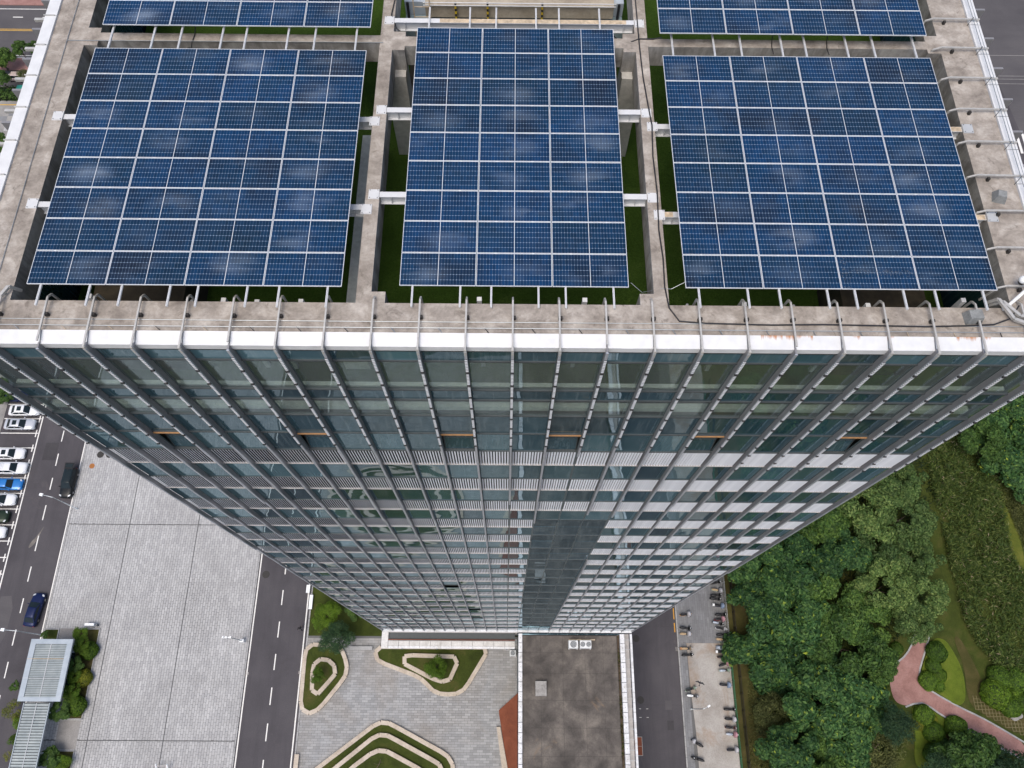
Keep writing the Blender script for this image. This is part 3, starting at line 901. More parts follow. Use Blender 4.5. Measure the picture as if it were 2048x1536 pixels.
for i in range(24):
    x = (i - 11.5) * BAY
    for r, (a, b, m) in enumerate(ROWS):
        if r == 5 and i in OPEN_BAYS:
            # vent window swung in at the bottom: brown head frame, dark opening, tilted sash
            MB().box(x - 0.62, x + 0.62, YG - 0.10, YG + 0.03, tz(a) - 0.10, tz(a) - 0.02).build('vent_head', 'wood_brown', T)
            sash = place('vent_sash', MB().box(-0.58, 0.58, -0.012, 0.012, -0.98, 0.98).mesh('vent_sash', 'glass_dark'), T, (x, YG + 0.20, tz((a + b) / 2)), (R_(-9), 0, 0))
            fr = MB()
            for sx in (-0.585, 0.585):
                fr.box(sx - 0.02, sx + 0.02, -0.03, 0.03, -1.0, 1.0)
            fr.box(-0.565, 0.565, -0.03, 0.03, -0.02, 0.02)
            fo = fr.build('sash_frame', 'mullion_dark', sash, org=(0, 0, 0))
            continue
        m2 = m
        if r in (0, 5) and random.random() < 0.25:
            m2 = 'glass_dark'
        pane(x, b, a, m2)
    for k in range(NFL):
        zt = FL0 - FLH * k
        dark = 13 <= i < 16 and k >= 3
        if k < 6:
            pane(x, zt - FLH, zt - LVH, 'glass_shade' if dark else random.choice(['glass_teal', 'glass_teal', 'glass_blue', 'glass_dark']))
        else:
            if not dark:
                rest.mi = random.choice([0, 0, 1, 2])
                h = BAY / 2 - 0.045
                t1, t2 = random.gauss(0, 0.004), random.gauss(0, 0.003)
                ya, yb, yc, yd = YG - t1 - t2, YG - t1 + t2, YG + t1 + t2, YG + t1 - t2
                z0, z1 = tz(zt - FLH) + 0.025, tz(zt - LVH) - 0.025
                rest.hexa([(x - h, ya, z0), (x + h, yb, z0), (x + h, yb + 0.02, z0), (x - h, ya + 0.02, z0), (x - h, yd, z1), (x + h, yc, z1), (x + h, yc + 0.02, z1), (x - h, yd + 0.02, z1)])
tag(rest.build('pane', ['glass_teal', 'glass_blue', 'glass_dark'], T), kind='stuff')
# the blank glass strip: panes in two heights per floor, no louvres
blank = MB()
for i in (13, 14, 15):
    x = (i - 11.5) * BAY
    for k in range(3, NFL):
        zt = FL0 - FLH * k
        segs = ((zt - LVH, zt),) if k < 6 else ((zt - LVH, zt), (zt - FLH, zt - LVH))
        for (b, a) in segs:
            t1 = random.gauss(0, 0.003)
            blank.hexa([(x - 0.66, YG - t1, tz(b) + 0.01), (x + 0.66, YG - t1, tz(b) + 0.01), (x + 0.66, YG + 0.02 - t1, tz(b) + 0.01), (x - 0.66, YG + 0.02 - t1, tz(b) + 0.01),
                        (x - 0.66, YG + t1, tz(a) - 0.01), (x + 0.66, YG + t1, tz(a) - 0.01), (x + 0.66, YG + 0.02 + t1, tz(a) - 0.01), (x - 0.66, YG + 0.02 + t1, tz(a) - 0.01)])
tag(blank.build('spandrel_pane', 'glass_shade', T), kind='stuff')
# louvre panels: upright blades turned to the left, dark box behind, sills above and below
def louver_geo(mb, x, zc, n=11):
    h = LVH / 2 - 0.04
    w = BAY / 2 - 0.05
    c, s = math.cos(R_(44)), math.sin(R_(44))
    pitch = 2 * w / n
    bw = 0.042
    for q in range(n):
        cx = x - w + pitch * (q + 0.5)
        a = (cx - bw * c, YG - 0.03 + bw * s)
        b = (cx + bw * c, YG - 0.03 - bw * s)
        t = (0.008 * s, 0.008 * c)
        mb.mi = 0
        mb.hexa([(a[0] - t[0], a[1] - t[1], zc - h), (b[0] - t[0], b[1] - t[1], zc - h), (b[0] + t[0], b[1] + t[1], zc - h), (a[0] + t[0], a[1] + t[1], zc - h),
                 (a[0] - t[0], a[1] - t[1], zc + h), (b[0] - t[0], b[1] - t[1], zc + h), (b[0] + t[0], b[1] + t[1], zc + h), (a[0] + t[0], a[1] + t[1], zc + h)])
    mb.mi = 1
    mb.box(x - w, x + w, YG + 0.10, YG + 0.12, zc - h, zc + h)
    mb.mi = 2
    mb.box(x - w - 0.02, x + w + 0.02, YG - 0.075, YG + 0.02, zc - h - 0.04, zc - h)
    mb.box(x - w - 0.02, x + w + 0.02, YG - 0.03, YG + 0.02, zc + h, zc + h + 0.03)
    return mb
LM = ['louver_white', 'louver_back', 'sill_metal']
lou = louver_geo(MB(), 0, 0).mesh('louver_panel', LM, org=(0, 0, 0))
lrest = MB()
for k in range(NFL):
    zc = tz(FL0 - FLH * k - LVH / 2)
    for i in range(24):
        if 13 <= i < 16 and k >= 3:
            continue
        x = (i - 11.5) * BAY
        if (k, i) in ((9, 8), (13, 9), (15, 9)):
            continue
        if k < 12:
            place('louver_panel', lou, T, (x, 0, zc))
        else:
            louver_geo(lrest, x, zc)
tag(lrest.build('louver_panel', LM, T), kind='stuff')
# transoms
for zr in [r[0] for r in ROWS] + [FL0]:
    MB().box(-HALF, HALF, YG - 0.06, YG + 0.05, tz(zr) - 0.03, tz(zr) + 0.03).build('transom', 'mullion_dark', T)
for k in range(NFL):
    MB().box(-HALF, HALF, YG - 0.05, YG + 0.05, tz(FL0 - FLH * (k + 1)) - 0.02, tz(FL0 - FLH * (k + 1)) + 0.025).build('transom', 'mullion_dark', T)
# fins with pale noses; the lamp strips run down the upper floors
BASE = 12.0
def fin_ranges(k):
    z0 = BASE + 0.1
    return {12: [(tz(-17.9), tz(-0.1))], 13: [(tz(-22.0), tz(-0.1))], 14: [(tz(-9.9), tz(-0.1))], 15: [(tz(-20.0), tz(-0.1))], 16: [(tz(-20.5), tz(-0.1)), (z0, tz(-34.0))]}.get(k, [(z0, tz(-0.1))])
strips = 8
for k in range(25):
    x = (k - 12) * BAY
    for (z0, z1) in fin_ranges(k):
        # the lower lengths are a little slimmer and joined at uneven heights
        zj = z1 - random.choice([17.9, 21.5, 26.0, 30.2]) - (8 if k > 18 else 0)
        segs = [(z0, z1, 0.0)] if zj < z0 + 4 else [(zj, z1, 0.0), (z0, zj, 0.07)]
        for (a, b, inset) in segs:
            f = MB().box(x - 0.022, x + 0.022, 0.03 + inset, YG - 0.02, a, b).build('fin', 'fin_grey', T)
            MB().box(x - 0.040, x + 0.040, -0.005 + inset, 0.03 + inset, a, b).build('fin_nose', 'fin_nose', f)
    f = MB()
    n = strips if k < 19 else strips + 3
    if k == 12:
        n = 8
    if k in (14,):
        n = 8
    for q in range(n):
        zt = tz(-0.55 - q * 1.0)
        f.mi = 0
        f.box(x - 0.040, x + 0.040, -0.035, -0.005, zt - 0.90, zt)
        f.mi = 1
        f.box(x - 0.055, x + 0.055, -0.060, -0.005, zt - 0.985, zt - 0.915)
    f.build('lamp_strip', ['strip_lamp', 'black_plastic'], T)
# jamb lines beside each fin
for k in range(1, 24):
    x = (k - 12) * BAY
    MB().box(x - 0.047, x + 0.047, YG + 0.0, YG + 0.04, BASE, tz(-0.4)).build('mullion', 'mullion_teal', T)
# the base: white ledge, the storeys below it and the side and back walls
for i in range(24):
    x = (i - 11.5) * BAY
    MB().box(x - BAY / 2 + 0.02, x + BAY / 2 - 0.02, -0.02, YG + 0.1, BASE - 0.12, BASE + 0.10).build('base_ledge', 'coping_white', T)
MB().box(-HALF, HALF, 0.5, 27.0, 0.0, BASE - 0.13).build('lower_wall', 'glass_dark', T)
for k in range(5):
    MB().box(-HALF + 0.1, 1.4, YG - 0.02, 0.52, 5.0 + 1.5 * k, 5.18 + 1.5 * k).build('transom', 'sill_metal', T)
MB().box(-HALF + 0.05, HALF - 0.05, YG + 0.45, 27.0, BASE - 0.13, tz(-5.95)).build('wall', 'interior', T)
for s in (-1, 1):
    MB().box(s * HALF - 0.02, s * HALF + 0.02, YG + 0.1, 27.1, BASE, tz(-0.45)).build('side_glass', 'glass_teal', T)
    for q in range(1, 20):
        MB().box(s * (HALF + 0.2) - 0.2, s * (HALF + 0.2) + 0.2, q * BAY - 0.04, q * BAY + 0.04, BASE, tz(-0.1)).build('fin', 'fin_grey', T)
MB().box(-HALF, HALF, 27.1, 27.2, BASE, tz(-0.45)).build('back_glass', 'glass_teal', T)

# ---- roof of the tower
CZ = tz(-0.15)                     # top of the concrete frame
MB().box(-15.9, 15.9, 0.98, 27.0, tz(-5.9), tz(-5.2)).build('roof_floor', 'turf', T)
MB().box(-15.9, 15.9, 0.44, 0.98, tz(-5.94), tz(-5.88)).build('gutter', 'walk_concrete', T)
MB().box(-HALF + 0.1, HALF - 0.1, 0.44, 0.62, tz(-5.9), tz(-5.55)).build('sill_wall', 'pale_wall', T)
MB().box(-HALF + 0.1, HALF - 0.1, 0.34, 0.47, tz(-4.28), tz(-3.42)).build('edge_beam', 'pale_wall', T)
bars = MB()
for q in range(int(2 * HALF / 0.14)):
    bars.box(-HALF + 0.14 * q, -HALF + 0.14 * q + 0.035, 0.78, 0.81, tz(-5.88), tz(-5.0))
tag(bars.build('railing', 'mullion_dark', T), kind='stuff')
def slab(name, x0, x1, y0, y1, z1, h, mats=('concrete', 'concrete_side')):
    m = MB()
    m.box(x0, x1, y0, y1, z1 - h, z1)
    m.m = [1, 0, 1, 1, 1, 1]
    return m.build(name, list(mats), T)
slab('parapet', -15.90, 15.90, 0.60, 1.60, CZ, 0.95)
slab('parapet', -15.90, -14.72, 1.60, 27.0, CZ, 1.1)
slab('parapet', 14.68, 15.90, 1.60, 27.0, CZ, 1.1)
slab('roof_beam', -14.72, -4.62, 11.74, 12.08, CZ - 0.004, 0.85)
slab('roof_beam', -4.18, 4.17, 11.60, 12.04, CZ - 0.004, 0.85)
slab('roof_beam', 4.6, 14.68, 11.68, 12.04, CZ - 0.004, 0.85)
for x0, x1 in ((-4.62, -4.18), (4.17, 4.60)):
    slab('roof_beam', x0, x1, 1.60, 27.0, CZ, 0.95)
    s = -1 if x0 < 0 else 1
    a, b = (x1, x1 + 0.42) if s < 0 else (x0 - 0.42, x0)
    slab('corbel', a, b, 1.60, 1.98, CZ - 0.004, 0.9)
    slab('corbel', a, b - 0.0, 11.42, 12.26, CZ - 0.002, 0.9)
    c0, c1 = (-4.55, -3.80) if s < 0 else (3.80, 4.50)
    slab('column', c0, c1, 11.1, 11.98, CZ - 0.9, 4.3, ('column_grey', 'column_grey'))
    if s < 0:
        slab('roof_upstand', -5.85, -5.0, 1.7, 11.2, tz(-4.2), 1.02, ('pale_wall', 'pale_wall'))
for s in (-1, 1):
    xi = -14.72 if s < 0 else 14.68
    a, b = (xi, xi + 0.45) if s < 0 else (xi - 0.45, xi)
    slab('corbel', a, b, 11.50, 12.30, CZ - 0.003, 0.9)
    slab('plinth', (-14.3 if s < 0 else 11.3), (-11.2 if s < 0 else 14.2), 1.62, 5.0, tz(-3.4), 1.82, ('dark_floor', 'dark_floor'))
# white fascia panels with open joints
for i in range(24):
    x0, x1 = (i - 12) * BAY + 0.02, (i - 11) * BAY - 0.02
    z0 = tz(-0.20) - 0.25
    MB().hexa([(x0, 0.19, z0), (x1, 0.19, z0), (x1, 0.598, z0), (x0, 0.598, z0), (x0, 0.19, tz(-0.16)), (x1, 0.19, tz(-0.16)), (x1, 0.598, tz(-0.07)), (x0, 0.598, tz(-0.07))]).build('fascia_panel', 'fascia_white', T)
MB().box(-HALF, HALF, 0.30, 0.59, tz(-0.46), tz(-0.22)).build('fascia_backing', 'primer_grey', T)
for s in (-1, 1):
    for i in range(19):
        y0, y1 = 0.6 + i * BAY + 0.015, 0.6 + (i + 1) * BAY - 0.015
        a, b = (-16.30, -15.905) if s < 0 else (15.905, 16.27)
        MB().box(a, b, y0, y1, tz(-0.4), tz(-0.08)).build('fascia_panel', 'fascia_white', T)
        if s < 0:
            MB().box(-16.75, -16.325, y1 - 0.04, y1 + 0.06, tz(-0.32), tz(-0.22)).build('fin_stub', 'bracket_metal', T)
            MB().box(-16.34, -15.96, y1 - 0.005, y1 + 0.035, tz(-0.075), tz(-0.045)).build('joint_cover', 'bracket_metal', T)
# gooseneck brackets that hold the fins, across the parapet
def bar(mb, p, q, w=0.025):
    p, q = Vector(p), Vector(q)
    d = (q - p).normalized()
    a = d.cross(Vector((0, 0, 1)) if abs(d.z) < 0.9 else Vector((1, 0, 0))).normalized() * w
    b = d.cross(a).normalized() * w
    mb.hexa([p - a - b, p + a - b, p + a + b, p - a + b, q - a - b, q + a - b, q + a + b, q - a + b])
    return mb
short = (2, 6, 14, 18)
for k in range(1, 24):
    x = (k - 12) * BAY
    yo = 0.02 if k not in short else 0.22
    m = MB()
    bar(m, (x, yo, tz(0.0)), (x, 1.62, tz(0.03)))
    bar(m, (x, 1.62, tz(0.03)), (x, 1.78, tz(-0.10)))
    bar(m, (x, 1.78, tz(-0.10)), (x, 1.82, tz(-0.62)))
    if k not in short:
        bar(m, (x, 0.04, tz(0.0)), (x, 0.02, tz(-0.28)), 0.034)
    o = m.build('bracket', 'bracket_metal', T)
    MB().box(x - 0.03, x + 0.09, 1.06, 1.14, CZ, tz(0.0)).build('bracket_foot', 'iron_dark', o)
for k in range(-5, 9):
    y = 2.25 + 1.335 * k + 0.0
    if y < 1.9 or k > 8:
        continue
    m = MB()
    bar(m, (16.24, y, tz(0.0)), (14.62, y, tz(0.02)))
    bar(m, (14.62, y, tz(0.02)), (14.36, y - 0.03, tz(-0.06)))
    bar(m, (14.36, y - 0.03, tz(-0.06)), (14.20, y - 0.05, tz(-0.75)))
    bar(m, (16.20, y, tz(0.0)), (16.16, y, tz(-0.32)), 0.03)
    o = m.build('bracket', 'bracket_metal', T)
    MB().box(14.98, 15.06, y - 0.12, y - 0.03, CZ, tz(-0.02)).build('bracket_foot', 'iron_dark', o)
for (a, b, c) in (((-16.3, 0.35), (-15.05, 1.35), (-14.75, 1.95)), ((-16.4, 0.95), (-15.6, 1.55), (-15.3, 2.05)), ((16.3, 0.35), (14.55, 1.15), (14.25, 1.80)), ((16.3, 1.05), (14.75, 1.25), (14.35, 1.72))):
    m = MB()
    bar(m, (a[0], a[1], tz(0.02)), (b[0], b[1], tz(0.02)), 0.045)
    bar(m, (b[0], b[1], tz(0.02)), (c[0], c[1], tz(0.02)), 0.045)
    bar(m, (c[0], c[1], tz(0.02)), (c[0] + (0.1 if a[0] < 0 else -0.1), c[1] + 0.1, tz(-0.4)), 0.045)
    m.build('bracket', 'bracket_metal', T)
# lightning rods and their stands
def rod(pts, r=0.012, m='wire_grey', n='lightning_rod'):
    return MB().tube(pts, r, 5).build(n, m, T)
rod([(-15.9, 0.98, CZ + 0.03), (-5.0, 0.97, CZ + 0.035), (5.0, 0.98, CZ + 0.03), (15.9, 0.97, CZ + 0.03)])
rod([(-15.9, 0.73, CZ + 0.14), (-8.0, 0.72, CZ + 0.13), (0.5, 0.73, CZ + 0.14), (15.9, 0.72, CZ + 0.14)], 0.012)
rod([(-15.25, 1.2, CZ + 0.03), (-15.32, 12.0, CZ + 0.03), (-15.32, 24.0, CZ + 0.03)])
rod([(-15.3, 11.68, CZ + 0.03), (-4.5, 11.72, CZ + 0.03)])
rod([(15.98, 0.8, CZ + 0.2), (15.98, 12, CZ + 0.2), (15.98, 26, CZ + 0.2)])
rod([(16.03, 0.8, CZ + 0.28), (16.03, 12, CZ + 0.26), (16.03, 26, CZ + 0.28)], 0.009)
for k in range(24):
    x = (k - 11.6) * BAY
    MB().tube([(x + 0.12, 0.64, CZ), (x, 0.73, CZ + 0.14)], 0.012, 4).build('rod_stand', random.choice(['iron_dark', 'rusty_steel', 'wire_grey']), T)
for k in range(18):
    y = 1.4 + 0.67 + k * BAY
    MB().tube([(15.85, y - 0.1, CZ), (16.0, y + 0.06, CZ + 0.24)], 0.012, 4).build('rod_stand', 'iron_dark', T)
# white steel beams between the concrete beams, with bolted plates
def ibeam(x0, x1, y, zt, mat='white_steel'):
    m = MB()
    m.box(x0, x1, y - 0.10, y + 0.10, zt - 0.02, zt)
    m.box(x0, x1, y - 0.012, y + 0.012, zt - 0.36, zt - 0.02)
    m.box(x0, x1, y - 0.10, y + 0.10, zt - 0.38, zt - 0.36)
    for xx in (x0 + 0.35, x1 - 0.35):
        m.box(xx, xx + 0.015, y - 0.095, y - 0.012, zt - 0.36, zt - 0.02)
    return m.build('steel_beam', mat, T)
def plate(x, y, mat='white_steel'):
    o = MB().taper(x - 0.17, x + 0.17, y - 0.18, y + 0.18, CZ, CZ + 0.03, 0.006).build('bolt_plate', mat, T)
    b = MB()
    for sx in (-0.12, 0.12):
        for sy in (-0.14, 0.14):
            b.cyl((x + sx, y + sy), 0.014, CZ + 0.03, CZ + 0.05, 6)
    b.build('bolts', 'ac_grille', o)
for y in (8.42, 4.98):
    ibeam(-14.72, -4.62, y, CZ - 0.02)
    ibeam(4.60, 14.68, y - 0.18, CZ - 0.02)
    plate(-14.88, y)
    plate(-4.55, y - 0.10)
    plate(4.52, y - 0.22)
    plate(14.86, y - 0.18, 'primer_grey')
    MB().box(14.3, 14.66, y - 0.27, y - 0.09, CZ - 0.018, CZ - 0.012).build('rust_cap', 'rusty_steel', T)
    MB().box(4.66, 4.95, y - 0.27, y - 0.09, CZ - 0.018, CZ - 0.013).build('rust_cap', 'rusty_steel' if y < 6 else 'white_steel', T)
for y in (8.78, 5.42, 12.75):
    ibeam(-4.18, 4.17, y, tz(-0.115), 'white_steel')
    plate(-4.36, y + 0.02)
    plate(4.36, y - 0.02)
MB().box(-2.6, 3.9, 12.66, 12.84, tz(-0.114), tz(-0.108)).build('rust_cap', 'rusty_steel', T)
# props under the arrays
for (x, y) in ((-7.6, 1.75), (-8.6, 1.8), (-6.3, 1.78), (-1.0, 1.9), (2.15, 1.9), (6.9, 1.8), (10.6, 1.8), (-12.6, 1.9), (13.5, 2.0)):
    MB().box(x - 0.07, x + 0.07, y - 0.07, y + 0.07, tz(-5.2), tz(-0.4)).build('prop', 'white_steel', T)
for (x, y) in ((-9.9, 2.2), (-3.1, 2.0), (0.0, 2.1), (5.4, 2.2), (8.7, 2.2)):
    MB().tube([(x, y, tz(-5.2)), (x, y, tz(-1.2))], 0.045, 6).build('pipe', 'primer_grey', T)
# the machine room behind the middle array
yb = at(1040, 12, tz(-1.4)).y
zb = at_y(1040, 36, yb).z
MB().box(-3.35, 3.75, yb, yb + 8, zb, tz(-1.4)).build('machine_room', 'core_concrete', T)
MB().box(-4.17, 4.16, yb + 0.4, yb + 8, tz(-5.2), tz(-1.6)).build('machine_room_wall', 'blue_wall', T)
MB().box(-4.17, 4.16, yb - 0.35, yb + 0.39, zb - 0.9, zb - 0.25).build('ledge', 'teal_ledge', T)
MB().box(-4.1, 4.1, 12.3, yb - 0.36, tz(-5.2), tz(-3.6)).build('low_roof', 'dark_floor', T)
for x in (-2.2, -1.0, 1.05):
    m = MB()
    for q in range(6):
        m.mi = q % 2
        m.box(x - 0.035, x + 0.035, yb - 0.10, yb - 0.02, zb + 0.12 * q, zb + 0.12 * (q + 1))
    m.build('warning_post', ['warn_yellow', 'black_plastic'], T)
for yy, zz in ((yb - 0.1, -1.2), (yb - 0.1, -1.32)):
    rod([(-3.4, yy, tz(zz)), (3.8, yy, tz(zz))], 0.02, 'white_steel', 'guard_rail')
m = MB()
for sx in (-3.75, -3.15):
    m.tube([(sx, yb - 0.5, zb - 0.9), (sx, yb - 0.15, tz(-0.9))], 0.022, 5)
for q in range(6):
    f = q / 5
    m.tube([(-3.75, yb - 0.5 + 0.35 * f, zb - 0.9 + f * (tz(-0.9) - zb + 0.9)), (-3.15, yb - 0.5 + 0.35 * f, zb - 0.9 + f * (tz(-0.9) - zb + 0.9))], 0.016, 5)
m.build('ladder', 'rusty_steel', T)
for sx in (-4.05, 3.98):
    MB().tube([(sx, yb + 0.35, tz(-1.6)), (sx * 0.985, yb - 0.2, tz(-3.2))], 0.05, 6).build('downpipe', 'cable_black', T)

# ------------------------------------------------------------------ solar arrays
LIFT = 0.981
PW, PH, GAP = 2.280 * LIFT, 1.136 * LIFT, 0.018 * LIFT
def lift(x, y, z):
    return CAM[0] + (x - CAM[0]) * LIFT, CAM[1] + (y - CAM[1]) * LIFT, 20 + (z - 20) * LIFT
fm = MB()
for (a, b, c, d) in ((0, PW, 0, 0.015), (0, PW, PH - 0.015, PH), (0, 0.015, 0.015, PH - 0.015), (PW - 0.015, PW, 0.015, PH - 0.015)):
    fm.box(a, b, c, d, -0.035, 0.0)
fm.box(PW / 2 - 0.008, PW / 2 + 0.008, 0.015, PH - 0.015, -0.012, -0.0005)
frame_me = fm.mesh('solar_panel', 'panel_frame')
sh = bpy.data.meshes.new('cell_sheet')
sh.from_pydata([(0.015, 0.015, -0.003), (PW - 0.015, 0.015, -0.003), (PW - 0.015, PH - 0.015, -0.003), (0.015, PH - 0.015, -0.003),
                (0.015, 0.015, -0.010), (PW - 0.015, 0.015, -0.010), (PW - 0.015, PH - 0.015, -0.010), (0.015, PH - 0.015, -0.010)], [], [(0, 1, 2, 3), (7, 6, 5, 4)])
uvl = sh.uv_layers.new(name='UVMap')
for li, uvv in enumerate([(0, 0), (1, 0), (1, 1), (0, 1)] * 2):
    uvl.data[li].uv = uvv
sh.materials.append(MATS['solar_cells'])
clamp_me = MB().box(-0.03, 0.03, -0.018, 0.018, -0.002, 0.006).mesh('clamp', 'aluminium')
def array(label, x0, y0, z0, tilt, nc, nr, ry0, ry1):
    x0, y0, z0 = lift(x0, y0, z0)
    A = thing('solar_array', label, 'solar panels', (x0, y0, tz(z0)), 'solar arrays on the roof frame')
    ct, st = math.cos(tilt), math.sin(tilt)
    for j in range(nr):
        for i in range(nc):
            v = j * (PH + GAP)
            o = place('solar_panel', frame_me, A, (i * (PW + GAP), v * ct, v * st), (tilt + R_(random.gauss(0, 0.12)), R_(random.gauss(0, 0.06)), 0))
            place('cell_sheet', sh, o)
            if j:
                for u in (0.25, 0.75):
                    place('clamp', clamp_me, o, (PW * u, -0.01, 0.0))
    for i in range(nc):
        for u in (0.17, 0.80) if i % 2 == 0 else (0.20, 0.82):
            x = i * (PW + GAP) + PW * u
            m = MB()
            for dx in (-0.026, 0.006):
                m.box(x + dx, x + dx + 0.020, ry0 - y0, ry1 - y0, -0.095, -0.045)
            m.box(x - 0.026, x + 0.026, ry0 - y0, ry1 - y0, -0.102, -0.095)
            m.build('rail', 'aluminium', A, org=(0, 0, 0)).rotation_euler = (tilt, 0, 0)
    return A
array('left roof solar array of four columns and eight rows of blue panels', -14.185, 1.995, 0.114, R_(-0.566), 4, 8, 1.12, 12.5)
array('middle roof solar array, three columns and nine rows, set lower than its neighbours', -3.40, 2.32, -0.357, R_(-0.04), 3, 9, 1.42, 13.3)
array('right roof solar array of four columns and eight rows, beside the bracketed parapet', 5.07, 2.06, 0.093, R_(-1.394), 4, 8, 1.22, 12.4)
for q in range(1):
    A = ROOTS[-1]
    V, F = [], []
    rs = np.random.default_rng(4)
    for band in ((0.0, 1.0, 0.5, 0.05, 200), (0.02, 0.12, 0.5, 0.45, 90)):
        u = rs.uniform(band[0], band[1], band[4])
        v = band[2] + rs.normal(size=band[4]) * band[3]
        for uu, vv in zip(u, v):
            x, y, d = 2 * (PW + GAP) + 0.03 + uu * (PW - 0.06), min(max(vv, 0.04), 0.96) * PH, rs.uniform(0.004, 0.011)
            b = len(V)
            V += [(x - d, y - d * 0.5, 0.004), (x + d, y - d * 0.4, 0.004), (x + d * 0.6, y + d * 0.5, 0.004), (x - d, y + d * 0.3, 0.004)]
            F.append((b, b + 1, b + 2, b + 3))
    tag(quad_object('scuff_marks', np.array(V), np.array(F), 'block_grey', A), kind='stuff')
array('rear left solar array cut off by the top of the picture', -14.11, 12.19, 0.1, 0.0, 4, 4, 12.2, 16.6)
array('rear right solar array cut off by the top of the picture', 4.99, 12.05, 0.1, 0.0, 4, 4, 12.1, 16.5)

# loose things on the roof
tag(MB().tube([(4.28, 14.0, CZ + 0.03), (4.30, 11.6, CZ + 0.04), (4.34, 10.3, CZ + 0.03), (4.44, 9.0, CZ + 0.035), (4.50, 8.2, CZ + 0.08), (4.46, 7.0, CZ + 0.03), (4.50, 5.6, CZ + 0.05), (4.46, 4.2, CZ + 0.03), (4.52, 3.2, CZ + 0.03), (4.50, 2.2, CZ + 0.03), (4.58, 1.5, CZ + 0.03),
                   (4.85, 1.06, CZ + 0.03), (5.6, 0.99, CZ + 0.05), (7.5, 0.95, CZ + 0.05), (9.0, 0.98, CZ + 0.05), (12.0, 0.94, CZ + 0.05), (13.2, 0.98, CZ + 0.05), (14.0, 1.02, CZ + 0.06), (14.5, 1.2, CZ + 0.1), (14.75, 1.55, CZ + 0.25)], 0.022, 6).build('black_cable', 'cable_black', smooth=True),
    'black cable running along the right roof beam and the front parapet', 'cable')
tag(MB().tube([(-4.15, 14.5, CZ + 0.03), (-4.3, 13.0, CZ + 0.03), (-4.1, 12.5, CZ - 0.1), (-3.7, 12.3, tz(-0.42)), (-3.3, 12.3, tz(-0.40))], 0.022, 6).build('black_cable', 'cable_black', smooth=True),
    'black cable hanging over to the middle array on its left', 'cable')
tag(MB().tube([(3.4, 12.5, tz(-0.36)), (3.75, 12.1, tz(-0.44)), (4.05, 11.9, CZ + 0.0), (4.3, 12.0, CZ + 0.03), (4.8, 12.0, CZ + 0.03), (5.1, 12.1, CZ)], 0.022, 6).build('black_cable', 'cable_black', smooth=True),
    'black cable hanging over to the middle array on its right', 'cable')
for (x, lab) in ((-11.0, 'thin black lead dropping over the left cross beam between arrays'), (8.9, 'thin black lead over the right cross beam, the left one of two'), (10.8, 'thin black lead over the right cross beam, the right one of two')):
    tag(MB().tube([(x + 0.05, 12.25, tz(0.03)), (x, 12.0, CZ + 0.03), (x - 0.04, 11.7, CZ + 0.025), (x - 0.02, 11.4, CZ + 0.02), (x - 0.08, 11.25, tz(0.0))], 0.016, 5).build('panel_lead', 'cable_black', smooth=True), lab, 'cable')
tag(MB().tube([(3.55, 2.5, tz(-0.4)), (3.9, 2.25, tz(-0.55)), (4.4, 2.15, CZ + 0.02), (4.7, 2.15, CZ + 0.0), (5.1, 2.3, tz(0.02))], 0.008, 5).build('thin_wire', 'wire_grey'), 'thin grey wire slung between the middle and right arrays', 'cable')
b = MB().taper(-0.24, 0.24, -0.19, 0.19, 0, 0.30, 0.05).build('concrete_block', 'block_grey')
b.location, b.rotation_euler = (13.42, 1.24, CZ), (0, 0, R_(4))
tag(b, 'pale grey concrete block on the front parapet by the right corner', 'block')
b = MB().taper(-0.20, 0.20, -0.19, 0.19, 0, 0.26, 0.07).build('concrete_block', 'block_grey')
b.location, b.rotation_euler = (15.22, 5.50, CZ), (0, 0, R_(-14))
tag(b, 'dark grey rough block on the right side parapet', 'block')
sc = thing('security_camera', 'white dome security camera on a slanted arm at the right roof corner', 'camera', (14.55, 1.62, CZ))
m = MB().taper(14.40, 14.70, 1.52, 1.74, CZ, CZ + 0.04, 0.02)
m.build('base_plate', 'lamp_white', sc)
MB().tube([(14.58, 1.66, CZ + 0.03), (15.05, 2.05, CZ + 0.45), (15.12, 2.5, CZ + 0.5)], 0.05, 8).build('arm', 'lamp_white', sc)
d = MB().ball((14.98, 2.34, CZ + 0.38), 0.12, 12, 8).build('dome', 'lamp_white', sc, True)
MB().ball((14.98, 2.32, CZ + 0.30), 0.10, 12, 8).build('lens_bowl', 'black_plastic', d, True, org=tuple(sc['org']))

# ------------------------------------------------------------------ podium wing, canopy, courtyard
pod = thing('podium_wing', 'low podium wing with a stained concrete roof deck and white copings', 'building', (8, -30, 0))
MB().box(1.55, 15.3, -62, -0.1, 0, 11.58).build('wall', 'glass_dark', pod)
PXS, PYS = [2.0, 4.35, 7.2, 10.05, 12.4, 14.25], [-0.4, -2.5, -5.0, -8.2, -11.4, -14.6, -17.8, -22, -27, -33, -40, -48, -55, -61.5]
k = 0
for i in range(5):
    for j in range(len(PYS) - 1):
        MB().box(PXS[i] + 0.012, PXS[i + 1] - 0.012, PYS[j + 1] + 0.012, PYS[j] - 0.012, 11.7, 11.86 + random.uniform(-0.004, 0.004)).build('deck_slab', 'deck_concrete', pod)
MB().box(1.9, 14.3, -61.6, -0.3, 11.6, 11.84).build('deck_joint', 'iron_dark', pod)
MB().box(14.262, 14.58, -61.6, -0.3, 11.6, 11.80).build('gutter', 'soil', pod)
